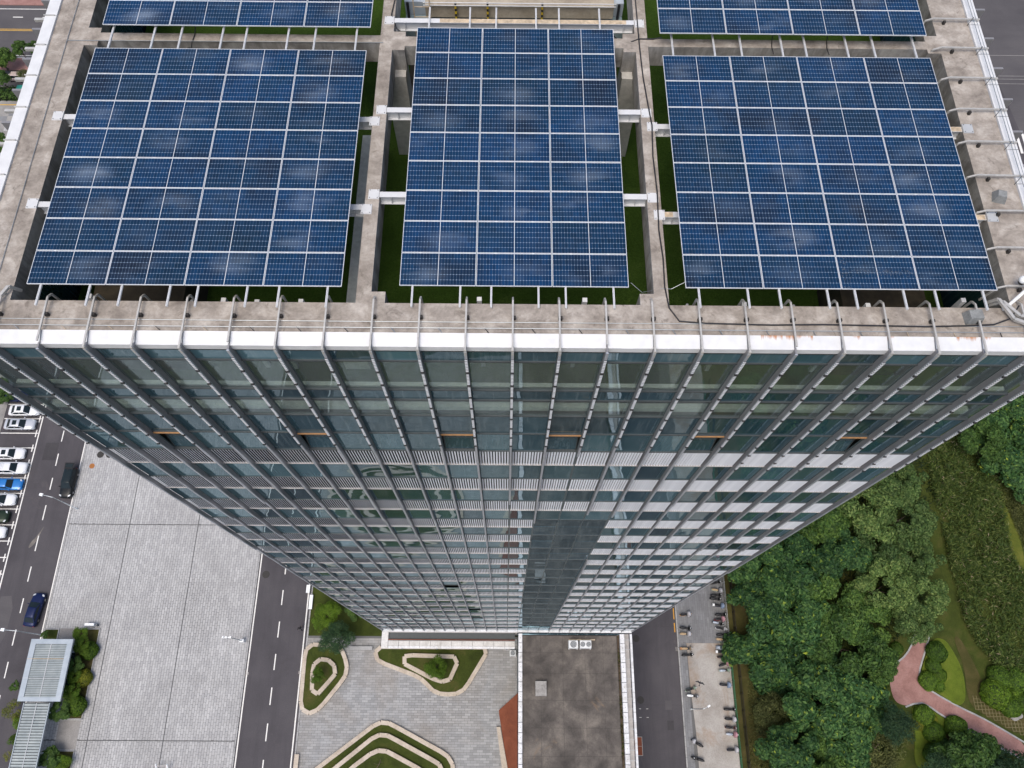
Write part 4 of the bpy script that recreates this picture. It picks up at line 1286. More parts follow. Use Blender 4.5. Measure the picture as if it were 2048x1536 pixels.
for i in range(52):
    y1, y0 = -0.15 - 1.18 * i, -0.15 - 1.18 * (i + 1) + 0.025
    MB().taper(1.46, 1.98, y0, y1, 11.6, 12.25, 0.02).build('coping', 'coping_white', pod)
    MB().taper(14.62, 15.22, y0, y1, 11.6, 12.25, 0.02).build('coping', 'coping_white', pod)
    if i % 1 == 0:
        MB().box(15.22, 15.95, y0 + 0.4, y0 + 0.46, 11.9, 11.98).build('spacer', 'primer_grey', pod)
    MB().box(15.95, 16.22, y0, y1, 11.7, 12.2).build('outer_rail', 'coping_white', pod)
    b = MB().cyl((1.75, y0 + 0.6), 0.035, 12.25, 12.30, 6)
    b.cyl((14.92, y0 + 0.6), 0.035, 12.25, 12.30, 6)
    b.build('studs', 'iron_dark', pod)
MB().box(15.25, 15.94, -62, -0.1, 6.0, 11.2).build('side_sill', 'sill_metal', pod)
# moss and weeds in the gutter
V, F = [], []
for q in range(900):
    y = -0.5 - 30 * random.random()
    if math.sin(y * 1.3) + math.sin(y * 0.47 + 1) < -0.1 and random.random() < 0.85:
        continue
    x = random.uniform(14.28, 14.57)
    a, h, ww = random.random() * 6.28, random.uniform(0.06, 0.2), 0.05
    dx, dy = math.cos(a) * ww, math.sin(a) * ww
    b = len(V)
    V += [(x - dx, y - dy, 11.79), (x + dx, y + dy, 11.79), (x + dx * 1.4 + dy * 2, y + dy + dx * 2, 11.8 + h), (x - dx + dy * 2, y - dy * 1.4 + dx * 2, 11.8 + h)]
    F.append((b, b + 1, b + 2, b + 3))
tag(quad_object('gutter_weeds', np.array(V), np.array(F), 'leaf_olive'), 'green weeds growing along the right gutter of the podium roof', 'weeds', kind='stuff')
def ac_unit(label, x, y, z, fans, w=0.95, d=0.9, h=1.0):
    A = thing('air_conditioner', label, 'air conditioner', (x, y, z), 'air conditioners')
    MB().taper(x - w / 2, x + w / 2, y - d / 2, y + d / 2, z + 0.12, z + h, 0.02).build('casing', 'ac_white', A)
    m = MB()
    for sx in (-w / 2 + 0.1, w / 2 - 0.1):
        m.box(x + sx - 0.04, x + sx + 0.04, y - d / 2 - 0.06, y + d / 2 + 0.06, z, z + 0.12)
    m.build('base_rail', 'aluminium', A)
    for f in range(fans):
        cx = x + (f - (fans - 1) / 2) * w / fans
        r = min(w / fans, d) * 0.42
        g = MB().cyl((cx, y), r, z + h, z + h + 0.03, 20).build('fan_grille', 'ac_grille', A)
        t = MB()
        for rr in (r, r * 0.62, r * 0.25):
            t.tube([(cx + rr * math.cos(2 * math.pi * q / 16), y + rr * math.sin(2 * math.pi * q / 16), z + h + 0.05) for q in range(17)], 0.012, 4, False)
        t.build('guard_ring', 'aluminium', g, org=tuple(A['org']))
p = at(1145, 1289, 12.6)
ac_unit('single-fan air conditioner on the podium roof deck', p.x + 0.1, p.y, 11.86, 1, 1.25, 1.0)
p = at(1171, 1289, 12.6)
ac_unit('twin-fan air conditioner on the podium roof deck', p.x, p.y, 11.86, 2, 1.5, 1.0)
MB().box(8.0, 11.4, -0.95, -0.80, 11.86, 11.98).build('pipe_duct', 'rusty_steel', pod)
p = at(1082, 1377, 12.5)
ht = thing('roof_hatch', 'square concrete roof hatch standing on the podium deck', 'hatch', (p.x, p.y, 11.86))
MB().box(p.x - 0.62, p.x + 0.62, p.y - 0.8, p.y + 0.8, 11.86, 12.35).build('upstand', 'block_grey', ht)
MB().taper(p.x - 0.72, p.x + 0.72, p.y - 0.9, p.y + 0.9, 12.35, 12.5, 0.03).build('lid', 'rock', ht)
# canopy along the foot of the tower
p0, p1 = at(778, 1281, 8.0), at(1030, 1298, 8.0)
cn = thing('entrance_canopy', 'long white panelled canopy at the foot of the tower above the courtyard', 'canopy', (-8, p1.y / 2, 0))
n = 12
L0, L1 = -16.0, 1.05
for i in range(n):
    a, b = L0 + (L1 - L0) * i / n, L0 + (L1 - L0) * (i + 1) / n
    MB().taper(a + 0.015, b - 0.015, p1.y + 0.32, p0.y - 0.02, 7.8, 8.0, 0.01).build('canopy_panel', 'canopy_white', cn)
    MB().box(a + 0.015, b - 0.015, p1.y, p1.y + 0.30, 7.7, 7.94).build('canopy_edge', 'coping_white', cn)
MB().box(L0, L1, p0.y + 0.10, p0.y + 0.18, 7.7, 8.06).build('red_flashing', 'red_deck', cn)
MB().box(L0, L1, p0.y + 0.19, 0.5, 7.4, 7.75).build('canopy_beam', 'mullion_dark', cn)
MB().box(-16.9, L0 - 0.02, p1.y, 0.35, 7.6, 8.02).build('return_panel', 'canopy_white', cn)
for x in (-15, -10, -5, 0):
    MB().box(x - 0.1, x + 0.1, p1.y + 0.4, p1.y + 0.6, 0.09, 7.7).build('post', 'primer_grey', cn)
p = at(1027, 1306, 1.2)
ac_unit('lone air conditioner at ground level under the end of the canopy', p.x - 0.1, p.y, 0.1, 1, 0.9, 0.8, 0.9)

# red ramp that slips under the podium
Z6 = lambda x, y: (480 + x / 3.531, 1150 + y / 3.531)
rp = thing('red_ramp', 'brick-red sloping deck wedge beside the podium edge', 'ramp', (0.5, -12, 0.09))
tri = ground_pts([Z6(1960, 835), Z6(1828, 955), Z6(1830, 985), Z6(1890, 1363)]) + [(1.52, -24), (1.52, -8)]
MB().prism(tri, 0.09, 0.42).build('deck', 'red_deck', rp)
MB().prism(ground_pts([Z6(1812, 1072), Z6(1838, 1072), Z6(1890, 1363), Z6(1850, 1363)]), 0.09, 0.55).build('stone_edge', 'kerb_stone', rp)
MB().prism(ground_pts([Z6(1853, 1372), Z6(1893, 1372), Z6(1925, 1600), Z6(1885, 1600)]), 0.09, 0.55).build('stone_edge', 'kerb_stone', rp)

# planters
PLAN = []
def planter(label, outline, inner, w=0.56, h=0.45):
    P0 = [tuple(at(*Z6(*q), 0.3)[:2]) for q in outline]
    cx = sum(q[0] for q in P0) / len(P0)
    cy = sum(q[1] for q in P0) / len(P0)
    A = thing('planter', label, 'planter', (cx, cy, 0.09), 'courtyard planters')
    PLAN.append(round_poly(P0, 1.6))
    rings = [(P0, h)] + [([tuple(at(*Z6(*q), 0.6)[:2]) for q in ring], h + 0.35 * (i + 1)) for i, ring in enumerate(inner)]
    for ring, hh in rings:
        rr = round_poly(ring, 1.5, 6)
        MB().prism(rr, 0.05, hh - 0.07 + 0.09).build('lawn', 'lawn', A)
        pts = resample(rr, 1.15)
        for a, b in zip(pts, pts[1:] + pts[:1]):
            d = (b - a).normalized()
            nrm = Vector((-d.y, d.x)) * w / 2
            a2, b2 = a + d * 0.0, b - d * 0.012
            MB().prism([tuple(a2 - nrm), tuple(b2 - nrm), tuple(b2 + nrm), tuple(a2 + nrm)], 0.09, 0.09 + hh + random.uniform(-0.006, 0.006)).build('kerb_stone', 'kerb_stone', A)
    return A
planter('triangular planter by the road with pale stone kerbs and one small tree', [(490, 490), (462, 545), (428, 930), (470, 985), (555, 955), (768, 690), (735, 550), (690, 500)], [[(545, 595), (515, 650), (510, 835), (545, 848), (685, 690), (665, 630), (620, 595)]])
planter('winged planter under the canopy with pale kerbs and a round tree', [(975, 508), (950, 555), (975, 610), (1285, 728), (1375, 840), (1565, 846), (1748, 540), (1740, 512)], [[(1170, 566), (1525, 578), (1542, 605), (1475, 755), (1430, 755), (1365, 735), (1150, 622), (1155, 585)]])
planter('chevron planter with three nested pale kerbs at the bottom of the picture', [(1005, 1018), (1470, 1275), (1510, 1350), (1490, 1760), (1200, 1900), (640, 1880), (420, 1600), (450, 1440)], [[(995, 1105), (1420, 1340), (1440, 1420), (1420, 1700), (1180, 1820), (690, 1800), (560, 1600), (590, 1430)], [(990, 1215), (1300, 1385), (1340, 1450), (1320, 1640), (1140, 1740), (760, 1720), (690, 1580), (740, 1400)]])
qs = paver_field(-28.7, 1.44, -24, 0.1, 0.88, 0.33, 'x', 0.07, 0.05)
def nearness(q):
    return abs((q[0] + q[1]) / 2 + 9) + abs((q[2] + q[3]) / 2 + 8) * 0.9
qs.sort(key=nearness)
for (a, b, c, d) in qs[:300]:
    o = place('paver', unit_paver(b - a, d - c, 0.05, 'court_pavers'), court, ((a + b) / 2, (c + d) / 2, 0.07 + random.uniform(-0.004, 0.004)), (R_(random.gauss(0, 0.15)), R_(random.gauss(0, 0.1)), 0))
pavers_joined('paver', qs[300:], 0.07, 0.05, 'court_pavers', court)
pavers_joined('paver', paver_field(-28.7, 1.44, -44, -24, 0.88, 0.33, 'x', 0.07, 0.05), 0.07, 0.05, 'court_pavers', court)
for i in range(34):
    MB().taper(-28.94, -28.72, 14 - 1.25 * (i + 1) + 0.01, 14 - 1.25 * i - 0.01, 0.0, 0.135, 0.012).build('kerb_stone', 'grey_kerb', court)
# low white sign and kerb blocks by the lawn
for (px, py, w_, d_, h_, lab) in ((617, 1178, 0.5, 1.1, 0.6, 'white low box beside the road at the lawn corner'), (622, 1204, 0.45, 2.0, 0.5, 'white low planter trough beside the road by the lawn')):
    p = at(px, py, 0.4)
    A = thing('low_box', lab, 'box', (p.x, p.y, 0.06))
    MB().box(p.x - w_ / 2, p.x + w_ / 2, p.y - d_ / 2, p.y + d_ / 2, 0.0, h_).build('body', 'primer_grey', A)
    MB().taper(p.x - w_ / 2 - 0.03, p.x + w_ / 2 + 0.03, p.y - d_ / 2 - 0.03, p.y + d_ / 2 + 0.03, h_, h_ + 0.06, 0.02).build('lid', 'lamp_white', A)
p = at(592, 1526, 0.5)
A = thing('stone_bench', 'pale stone bench block at the road edge, bottom of the picture', 'bench', (p.x, p.y, 0.1))
MB().box(p.x - 0.25, p.x + 0.25, p.y - 1.0, p.y + 1.0, 0.1, 0.45).build('plinth', 'kerb_stone', A)
MB().taper(p.x - 0.32, p.x + 0.32, p.y - 1.1, p.y + 1.1, 0.45, 0.58, 0.02).build('seat', 'kerb_stone', A)
p0, p1 = at(700, 1296, 0.4), at(745, 1296, 0.4)
wl = thing('low_wall', 'short pale retaining wall between the lawn and the courtyard', 'wall', ((p0.x + p1.x) / 2, p0.y, 0.09))
MB().box(p0.x, p1.x, p0.y - 0.22, p0.y + 0.22, 0.0, 0.42).build('wall_body', 'walk_concrete', wl)
MB().taper(p0.x - 0.03, p1.x + 0.03, p0.y - 0.27, p0.y + 0.27, 0.42, 0.5, 0.02).build('wall_cap', 'grey_kerb', wl)

# manhole covers and drains
def manhole(px, py, r, mat, lab, z):
    p = at(px, py, z)
    A = thing('manhole_cover', lab, 'manhole', (p.x, p.y, z))
    MB().cyl((p.x, p.y), r, z - 0.05, z + 0.006, 24).build('ring', 'grey_kerb' if mat == 'iron_orange' else 'iron_dark', A)
    MB().cyl((p.x, p.y), r * 0.86, z - 0.05, z + 0.012, 24, r * 0.84).build('lid', mat, A)
manhole(201, 909, 0.55, 'iron_dark', 'dark round manhole cover in the plaza, left of a pair', 0.12)
manhole(219, 909, 0.55, 'iron_dark', 'dark round manhole cover in the plaza, against the tower edge', 0.12)
manhole(184, 932, 0.5, 'iron_orange', 'orange-brown round manhole cover in the plaza', 0.12)
manhole(1281, 1400, 0.5, 'iron_dark', 'dark round manhole cover in the service road', 0.004)
manhole(532, 1149, 0.55, 'iron_dark', 'dark round manhole cover at the top of the inner road', 0.004)
manhole(1272, 1277, 0.5, 'iron_dark', 'dark round manhole cover in the service road by the tower corner', 0.004)
def drain(px, py, lab, w=0.5, d=0.5, z=0.006):
    p = at(px, py, 0)
    A = thing('drain_grate', lab, 'drain', (p.x, p.y, 0))
    MB().box(p.x - w / 2, p.x + w / 2, p.y - d / 2, p.y + d / 2, -0.02, z).build('frame', 'iron_dark', A)
    m = MB()
    for q in range(5):
        x = p.x - w * 0.4 + q * w * 0.2
        m.box(x - 0.02, x + 0.02, p.y - d * 0.42, p.y + d * 0.42, z, z + 0.01)
    m.build('bars', 'sill_metal', A)
drain(494, 1347, 'dark drain grate on the left edge of the inner road')
drain(600, 1345, 'dark drain grate on the right edge of the inner road')
drain(1355, 1298, 'dark drain grate at the kerb beside the scooters', 0.6, 0.7)
p = at(1276, 1492, 0)
A = thing('hatch_cover', 'rust-red square hatch covers beside the podium wing', 'hatch', (p.x, p.y, 0))
for q in (0, 1):
    MB().box(p.x - 0.5, p.x + 0.55, p.y - 1.15 + q * 1.15, p.y - 0.05 + q * 1.15, 0.0, 0.06).build('lid', 'red_deck', A)
MB().box(p.x - 0.58, p.x + 0.63, p.y - 1.22, p.y + 1.18, -0.02, 0.04).build('frame', 'walk_concrete', A)

# ------------------------------------------------------------------ gatehouse roof, covered walk and beds
gh = thing('gatehouse', 'small gatehouse with a flat ribbed metal roof and pale border', 'gatehouse', (-63.3, -4.6, 0.1))
x0, x1, y0, y1 = -66.15, -60.35, -8.62, -0.58
for (a, b, c, d) in ((x0, x1, y0, y0 + 0.55), (x0, x1, y1 - 0.65, y1), (x0, x0 + 0.75, y0 + 0.55, y1 - 0.65), (x1 - 0.75, x1, y0 + 0.55, y1 - 0.65)):
    MB().box(a + 0.004, b - 0.004, c + 0.004, d - 0.004, 3.7, 4.0).build('roof_border', 'roof_border', gh)
n = 30
for q in range(n):
    a = y0 + 0.56 + (y1 - y0 - 1.22) * q / n
    MB().box(x0 + 0.76, x1 - 0.76, a, a + 0.15, 3.80, 3.93).build('roof_rib', 'ribbed_roof', gh)
MB().box(x0 + 0.75, x1 - 0.75, y0 + 0.55, y1 - 0.65, 3.7, 3.83).build('roof_sheet', 'rib_gap', gh)
MB().box(-63.33, -63.22, y0 + 0.55, y1 - 0.65, 3.94, 3.965).build('ridge_strip', 'primer_grey', gh)
for yy in (-3.2, -5.7):
    MB().box(x0 + 0.05, x1 - 0.8, yy, yy + 0.06, 3.935, 4.006).build('seam_strip', 'rusty_steel' if yy > -4 else 'primer_grey', gh)
for xx in (x0 + 0.9, x1 - 0.9):
    for yy in (y0 + 0.8, y1 - 0.8):
        MB().box(xx - 0.1, xx + 0.1, yy - 0.1, yy + 0.1, 0.1, 3.7).build('post', 'primer_grey', gh)
MB().box(x0 + 1.3, x1 - 1.3, y0 + 1.6, y1 - 1.6, 0.1, 3.0).build('booth', 'glass_dark', gh)
cw = thing('covered_walk', 'long ribbed metal roof of a covered walk below the gatehouse', 'canopy', (-63.8, -16, 0.1))
n = 60
for q in range(n):
    a = -30.0 + 21.2 * q / n
    MB().box(-65.4, -62.1, a, a + 0.2, 3.28, 3.42).build('roof_rib', 'ribbed_roof', cw)
MB().box(-65.45, -62.05, -30, -8.8, 3.2, 3.30).build('roof_sheet', 'rib_gap', cw)
MB().box(-63.8, -63.7, -30, -8.8, 3.42, 3.45).build('ridge_strip', 'primer_grey', cw)
for xx in (-65.55, -62.05):
    MB().box(xx, xx + 0.10, -30, -8.8, 3.15, 3.45).build('edge_trim', 'roof_border', cw)
for yy in (-10, -15, -20, -25, -29.5):
    for xx in (-65.2, -62.3):
        MB().box(xx - 0.08, xx + 0.08, yy - 0.08, yy + 0.08, 0.1, 3.2).build('post', 'primer_grey', cw)
def bed(label, x0, x1, y0, y1, soilmat='soil'):
    A = thing('planting_bed', label, 'planting bed', ((x0 + x1) / 2, (y0 + y1) / 2, 0.09))
    MB().box(x0 + 0.2, x1 - 0.2, y0 + 0.2, y1 - 0.2, 0.0, 0.16).build('soil', soilmat, A)
    for (a, b, c, d) in ((x0, x1, y0, y0 + 0.18), (x0, x1, y1 - 0.18, y1), (x0, x0 + 0.18, y0 + 0.185, y1 - 0.185), (x1 - 0.18, x1, y0 + 0.185, y1 - 0.185)):
        MB().taper(a, b, c, d, 0.0, 0.26, 0.02).build('kerb', 'grey_kerb', A)
bed('planting bed with clipped balls beside the gatehouse', -62.0, -58.75, -10.9, 1.25, 'lawn_dry')
bed('small grass bed above the gatehouse by the driveway', -66.8, -64.6, -0.9, 1.2, 'lawn')
bed('narrow planting bed between the covered walk and the driveway', -66.9, -65.7, -30, -8.7)
bed('planting bed at the bottom left beside the covered walk', -62.0, -58.9, -30, -14.7, 'lawn_dry')
structure(MB().box(-61.9, -58.95, -14.6, -11.0, 0.05, 0.132).build('bed_path', 'walk_concrete'))
structure(MB().box(-64.5, -62.05, -0.5, 1.2, 0.05, 0.132).build('bed_path', 'walk_concrete'))
p = at(179, 1249, 1.0)
A = thing('sign_box', 'white box sign standing at the corner of the gatehouse bed', 'sign', (p.x, p.y, 0.1))
MB().taper(p.x - 0.68, p.x + 0.68, p.y - 0.2, p.y + 0.2, 0.1, 1.1, 0.02).build('cabinet', 'lamp_white', A)
MB().box(p.x + 0.70, p.x + 0.95, p.y - 0.18, p.y + 0.1, 0.1, 0.8).build('side_panel', 'ac_grille', A)
p = at(322, 1530, 1.2)
A = thing('white_frame', 'white metal frame with two slanted arms at the bottom of the plaza', 'frame', (p.x, p.y - 0.6, 0.12))
for sx in (-0.75, 0.75):
    m = MB()
    bar(m, (p.x + sx, p.y - 1.0, 0.12), (p.x + sx + 0.15, p.y + 0.1, 1.5), 0.08)
    m.build('arm', 'lamp_white', A)
MB().box(p.x - 2.2, p.x + 2.3, p.y - 1.25, p.y - 1.0, 0.12, 0.8).build('base_beam', 'lamp_white', A)
m = MB()
for q in range(5):
    m.box(p.x - 0.7, p.x + 0.75, p.y - 0.85 + q * 0.2, p.y - 0.80 + q * 0.2, 0.4 + q * 0.2, 0.44 + q * 0.2)
m.build('rungs', 'sill_metal', A)
# low concrete kerb walls of the right side: green fence along the scooters
FX = 32.05
def fence(label, y0, y1, mat, h, gap=0.16, cat='fence'):
    A = thing('railing_fence', label, cat, (FX, (y0 + y1) / 2, 0.05))
    o = tuple(A['org'])
    n = int((y1 - y0) / 2.4)
    for k in range(n + 1):
        y = y0 + (y1 - y0) * k / n
        MB().box(FX - 0.04, FX + 0.04, y - 0.04, y + 0.04, 0.0, h + 0.1).build('post', mat, A)
    for z in (0.25, h - 0.1):
        MB().box(FX - 0.025, FX + 0.025, y0, y1, z, z + 0.05).build('rail', mat, A)
    m = MB()
    y = y0 + gap
    while y < y1:
        m.box(FX - 0.012, FX + 0.012, y - 0.012, y + 0.012, 0.08, h)
        y += gap
    tag(m.build('pickets', mat, A), kind='stuff')
fence('low green railing along the lower scooter row', -40, -0.4, 'green_fence', 0.9)
fence('pale grey railing along the upper scooter row by the tower', -0.3, 14, 'primer_grey', 0.9)
dk = thing('boundary_fence', 'dark brown picket fence between the scooter park and the park trees', 'fence', (33.0, -13, 0.03))
for k in range(26):
    y = -40 + 2.2 * k
    MB().box(32.95, 33.05, y - 0.05, y + 0.05, 0.0, 1.5).build('post', 'fence_dark', dk)
for z in (0.3, 1.2):
    MB().box(32.97, 33.03, -40, 15, z, z + 0.06).build('rail', 'fence_dark', dk)
m = MB()
y = -40
while y < 15:
    m.box(32.98, 33.02, y - 0.015, y + 0.015, 0.05, 1.4)
    y += 0.13
tag(m.build('pickets', 'fence_dark', dk), kind='stuff')

# ------------------------------------------------------------------ lamp posts
def lamp(label, base, h, arm, head=(0.5, 0.22), z=0.1, mat='lamp_grey'):
    A = thing('street_lamp', label, 'street lamp', (base.x, base.y, z), 'street lamps')
    o = tuple(A['org'])
    b = Vector((base.x, base.y, z))
    MB().cyl((b.x, b.y), 0.16, z, z + 0.35, 12, 0.11).build('base', mat, A)
    MB().tube([b + Vector((0, 0, 0.3)), b + Vector((0, 0, h * 0.5)), b + Vector((0, 0, h))], [0.085, 0.07, 0.055], 10).build('pole', mat, A, True)
    d = Vector((arm[0], arm[1], 0))
    t = b + Vector((0, 0, h)) + d + Vector((0, 0, 0.35))
    MB().tube([b + Vector((0, 0, h - 0.1)), b + Vector((0, 0, h)) + d * 0.4 + Vector((0, 0, 0.22)), t], [0.055, 0.05, 0.04], 8).build('arm', mat, A, True)
    u = d.normalized()
    n = Vector((-u.y, u.x, 0))
    m = MB()
    q = [t - n * head[1], t + n * head[1], t + u * head[0] + n * head[1] * 0.8, t + u * head[0] - n * head[1] * 0.8]
    m.hexa([v - Vector((0, 0, 0.08)) for v in q] + [v + Vector((0, 0, 0.07)) for v in q])
    m.build('lamp_head', 'lamp_white', A)
lamp('street lamp leaning over the driveway beside the black hatchback', at(155, 1018, 0.1), 7.1, (-1.3, 0.25))
lamp('street lamp over the driveway beside the gatehouse roof', Vector((-66.6, 0.2, 0)), 7.0, (-1.5, 0.1))
lamp('street lamp on the concrete pad among the scooters', at(1382, 1418, 0.1), 7.4, (0.5, 0.25), (0.4, 0.12))
p = at(487, 1282, 0.12)
A = thing('camera_mast', 'white mast with a camera head on the plaza near the inner road', 'mast', (p.x, p.y, 0.12))
MB().taper(p.x - 0.3, p.x + 0.3, p.y - 0.22, p.y + 0.22, 0.12, 1.0, 0.03).build('cabinet', 'lamp_white', A)
MB().tube([(p.x - 0.05, p.y, 0.9), (p.x - 0.05, p.y, 6.2)], [0.09, 0.07], 8).build('pole', 'lamp_grey', A, True)
MB().box(p.x - 0.9, p.x + 0.25, p.y - 0.06, p.y + 0.06, 6.2, 6.32).build('cross_arm', 'lamp_white', A)
for dx in (-0.85, -0.4, 0.2):
    MB().box(p.x + dx - 0.1, p.x + dx + 0.1, p.y - 0.14, p.y + 0.12, 6.32, 6.52).build('camera', 'lamp_white', A)

# ------------------------------------------------------------------ vegetation
def leaves(P, Nn, size, rs, aspect=0.55):
    """rhombic leaf quads at points P facing Nn"""
    n = len(P)
    t = rs.normal(size=(n, 3))
    t -= (t * Nn).sum(1, keepdims=True) * Nn
    t /= np.linalg.norm(t, axis=1, keepdims=True) + 1e-9
    b = np.cross(Nn, t)
    s = size * rs.uniform(0.6, 1.35, (n, 1))
    droop = Nn * s * 0.25
    V = np.stack([P - t * s - droop, P - b * s * aspect, P + t * s - droop, P + b * s * aspect], 1).reshape(-1, 3)
    F = np.arange(n * 4).reshape(-1, 4)
    return V, F
def crown_mesh(name, seed, R, H, nclump, per, leaf, mat, spread=0.72, cr=(0.24, 0.40)):
    rs = np.random.default_rng(seed)
    Ps, Ns = [], []
    for i in range(nclump):
        d = rs.normal(size=3)
        d[2] = abs(d[2]) * 0.9 - 0.25
        d /= np.linalg.norm(d)
        rad = spread * rs.uniform(0.35, 1.0) ** 0.6
        ang_bump = 1 + 0.18 * math.sin(3 * math.atan2(d[1], d[0]) + seed)
        c = np.array([d[0] * R * rad * ang_bump, d[1] * R * rad * ang_bump, H * 0.45 + d[2] * H * 0.5 * rad])
        r = R * rs.uniform(*cr)
        m = int(per * (r / (0.32 * R)) ** 2)
        q = rs.normal(size=(m, 3))
        q[:, 2] = np.where(q[:, 2] < -0.4, -q[:, 2], q[:, 2])
        q /= np.linalg.norm(q, axis=1, keepdims=True)
        Ps.append(c + q * r * rs.uniform(0.70, 1.08, (m, 1)) * np.array([1, 1, 0.8]))
        nn = q * 1.0 + rs.normal(size=(m, 3)) * 0.30 + np.array([0, 0, 0.25])
        Ns.append(nn / np.linalg.norm(nn, axis=1, keepdims=True))
    V, F = leaves(np.concatenate(Ps), np.concatenate(Ns), leaf, rs)
    return quad_mesh(name, V, F, mat)
def trunk_mesh(seed, H, r, spread):
    rs = random.Random(seed)
    m = MB()
    m.tube([(0, 0, 0), (rs.uniform(-.1, .1), rs.uniform(-.1, .1), H * 0.5), (rs.uniform(-.2, .2), rs.uniform(-.2, .2), H)], [r * 1.3, r, r * 0.6], 8)
    for k in range(6):
        a = k * 1.05 + rs.uniform(-.3, .3)
        z = H * rs.uniform(0.55, 0.95)
        m.tube([(0, 0, z), (math.cos(a) * spread * 0.4, math.sin(a) * spread * 0.4, z + H * 0.10), (math.cos(a) * spread * 0.8, math.sin(a) * spread * 0.8, z + H * 0.20)], [r * 0.55, r * 0.35, r * 0.12], 5)
    return m.mesh('trunk', 'bark', True)
CROWNS = {}
def crown_kind(key):
    """three crown shapes per kind, radius 3.5 m"""
    if key not in CROWNS:
        mat, n, per, leaf, cr = {'dark': ('leaf_dark', 24, 420, 0.21, (0.20, 0.36)), 'pale': ('leaf_pale', 34, 420, 0.15, (0.15, 0.28)), 'mid': ('leaf_mid', 26, 420, 0.19, (0.19, 0.34)),
                                 'olive': ('leaf_olive', 44, 210, 0.12, (0.2, 0.30)), 'bright': ('leaf_bright', 34, 260, 0.14, (0.22, 0.36)), 'blue': ('leaf_blue', 46, 250, 0.12, (0.2, 0.3)),
                                 'yellow': ('leaf_yellow', 18, 150, 0.14, (0.2, 0.34))}[key]
        CROWNS[key] = [crown_mesh('crown', 100 + 7 * i + len(key) * 31, 3.5, 5.2, n, per, leaf, mat, 0.80, cr) for i in range(3)]
    return CROWNS[key]
TRUNKS = [trunk_mesh(i, 3.2, 0.16, 1.5) for i in range(2)]
tree_n = [0]
def tree(px, py, rpx, kind, label, hh=6.5, group=None, name='tree', loc=None, rad=None, hs=1.0):
    """tree whose crown middle is seen at a photo pixel; rpx = crown radius in photo pixels"""
    tree_n[0] += 1
    i = tree_n[0]
    if loc is None:
        c = at(px, py, hh * 0.72)
        dist = (Vector(CAM) - c).length
        R = rpx / FPX * dist * 0.94
    else:
        c, R = Vector(loc), rad
    A = thing(name, label, 'tree' if name == 'tree' else 'shrub', (c.x, c.y, 0.0), group)
    s = R / 3.5
    ch = hh - 2.2 * hs
    cr = place('crown', crown_kind(kind)[i % 3], A, (0, 0, hh - 5.2 * s * 0.95 * hs), (0, 0, random.uniform(0, 6.28)))
    cr.scale = (s, s, s * 0.95 * hs)
    tr = place('trunk', TRUNKS[i % 2], A, (0, 0, 0), (0, 0, random.uniform(0, 6.28)))
    tr.scale = (s, s, max(0.3, (hh - 4.4 * s * hs) / 3.6))
    return A
PG = 'park trees'
for a in [
    (1520, 1125, 62, 'dark', 'dark green park tree touching the tower edge above the scooters'),
    (1575, 1062, 60, 'dark', 'dark green park tree against the tower edge, next up from the lowest'),
    (1648, 1035, 62, 'mid', 'mid green park tree against the tower edge, left of the paler trees'),
    (1612, 1130, 70, 'dark', 'large dark tree just inside the park near the tower edge'),
    (1690, 1105, 50, 'dark', 'dark tree at the left flank of the pale tree group'),
    (1522, 1205, 58, 'dark', 'dark tree hanging over the verge beside the upper scooters'),
    (1592, 1225, 74, 'dark', 'big dark tree in the middle of the wood left of the path'),
    (1672, 1205, 70, 'mid', 'mid green tree in the middle of the wood below a dark gap'),
    (1535, 1305, 76, 'dark', 'big dark tree beside the verge opposite the concrete pad'),
    (1620, 1315, 80, 'dark', 'broad dark tree in the centre of the wood'),
    (1702, 1292, 72, 'mid', 'mid green tree left of the bend of the brick path'),
    (1748, 1235, 52, 'mid', 'mid green tree below the pale trees at the path end'),
    (1645, 1405, 72, 'dark', 'dark tree right of the round olive tree'),
    (1725, 1385, 72, 'dark', 'dark tree overhanging the left end of the brick path'),
    (1762, 1330, 40, 'mid', 'small mid green tree at the white bench'),
    (1690, 1478, 66, 'dark', 'dark tree near the bottom edge between olive and blue-green trees'),
    (1575, 1512, 62, 'dark', 'dark tree at the bottom edge below the round olive tree'),
    (1640, 1535, 60, 'mid', 'mid green tree cut by the bottom edge of the wood'),
    (1797, 1452, 38, 'blue', 'narrow blue-green tree beside the lower clipped shrubs'),
    (1765, 1500, 52, 'olive', 'olive tree at the bottom beside the blue-green one'),
    (1550, 1428, 43, 'olive', 'round olive tree standing alone on the verge lawn'),
    (1740, 1005, 74, 'pale', 'pale green tree against the tower edge, left of the pale group'),
    (1806, 958, 58, 'pale', 'pale green tree at the top of the group by the tower edge'),
    (1822, 1030, 62, 'pale', 'pale green tree on the right flank of the group, upper'),
    (1762, 1090, 66, 'pale', 'pale green tree in the middle of the group'),
    (1836, 1110, 66, 'pale', 'pale green tree on the right flank of the group, middle'),
    (1776, 1175, 60, 'pale', 'pale green tree on the lower left of the group'),
    (1845, 1190, 58, 'pale', 'pale green tree on the right flank just above the path end'),
    (1838, 1245, 46, 'pale', 'small pale tree right at the top end of the brick path'),
    (1975, 880, 46, 'mid', 'mid green tree left of the dark pair at the right edge'),
    (2020, 835, 66, 'dark', 'dark tree at the right edge below the tower corner'),
    (2040, 925, 62, 'dark', 'dark tree at the right edge above the yellow lawn'),
    (1955, 1528, 66, 'mid', 'broad mid green tree below the brick path at the bottom right'),
    (1888, 1548, 40, 'blue', 'low blue-green tree left of the broad one at the bottom right'),
    (2035, 1560, 60, 'blue', 'blue-green tree at the bottom right corner below the path')]:
    tree(*a, hh=random.uniform(5.0, 8.6) if a[3] != 'olive' else 4.5, group=PG)
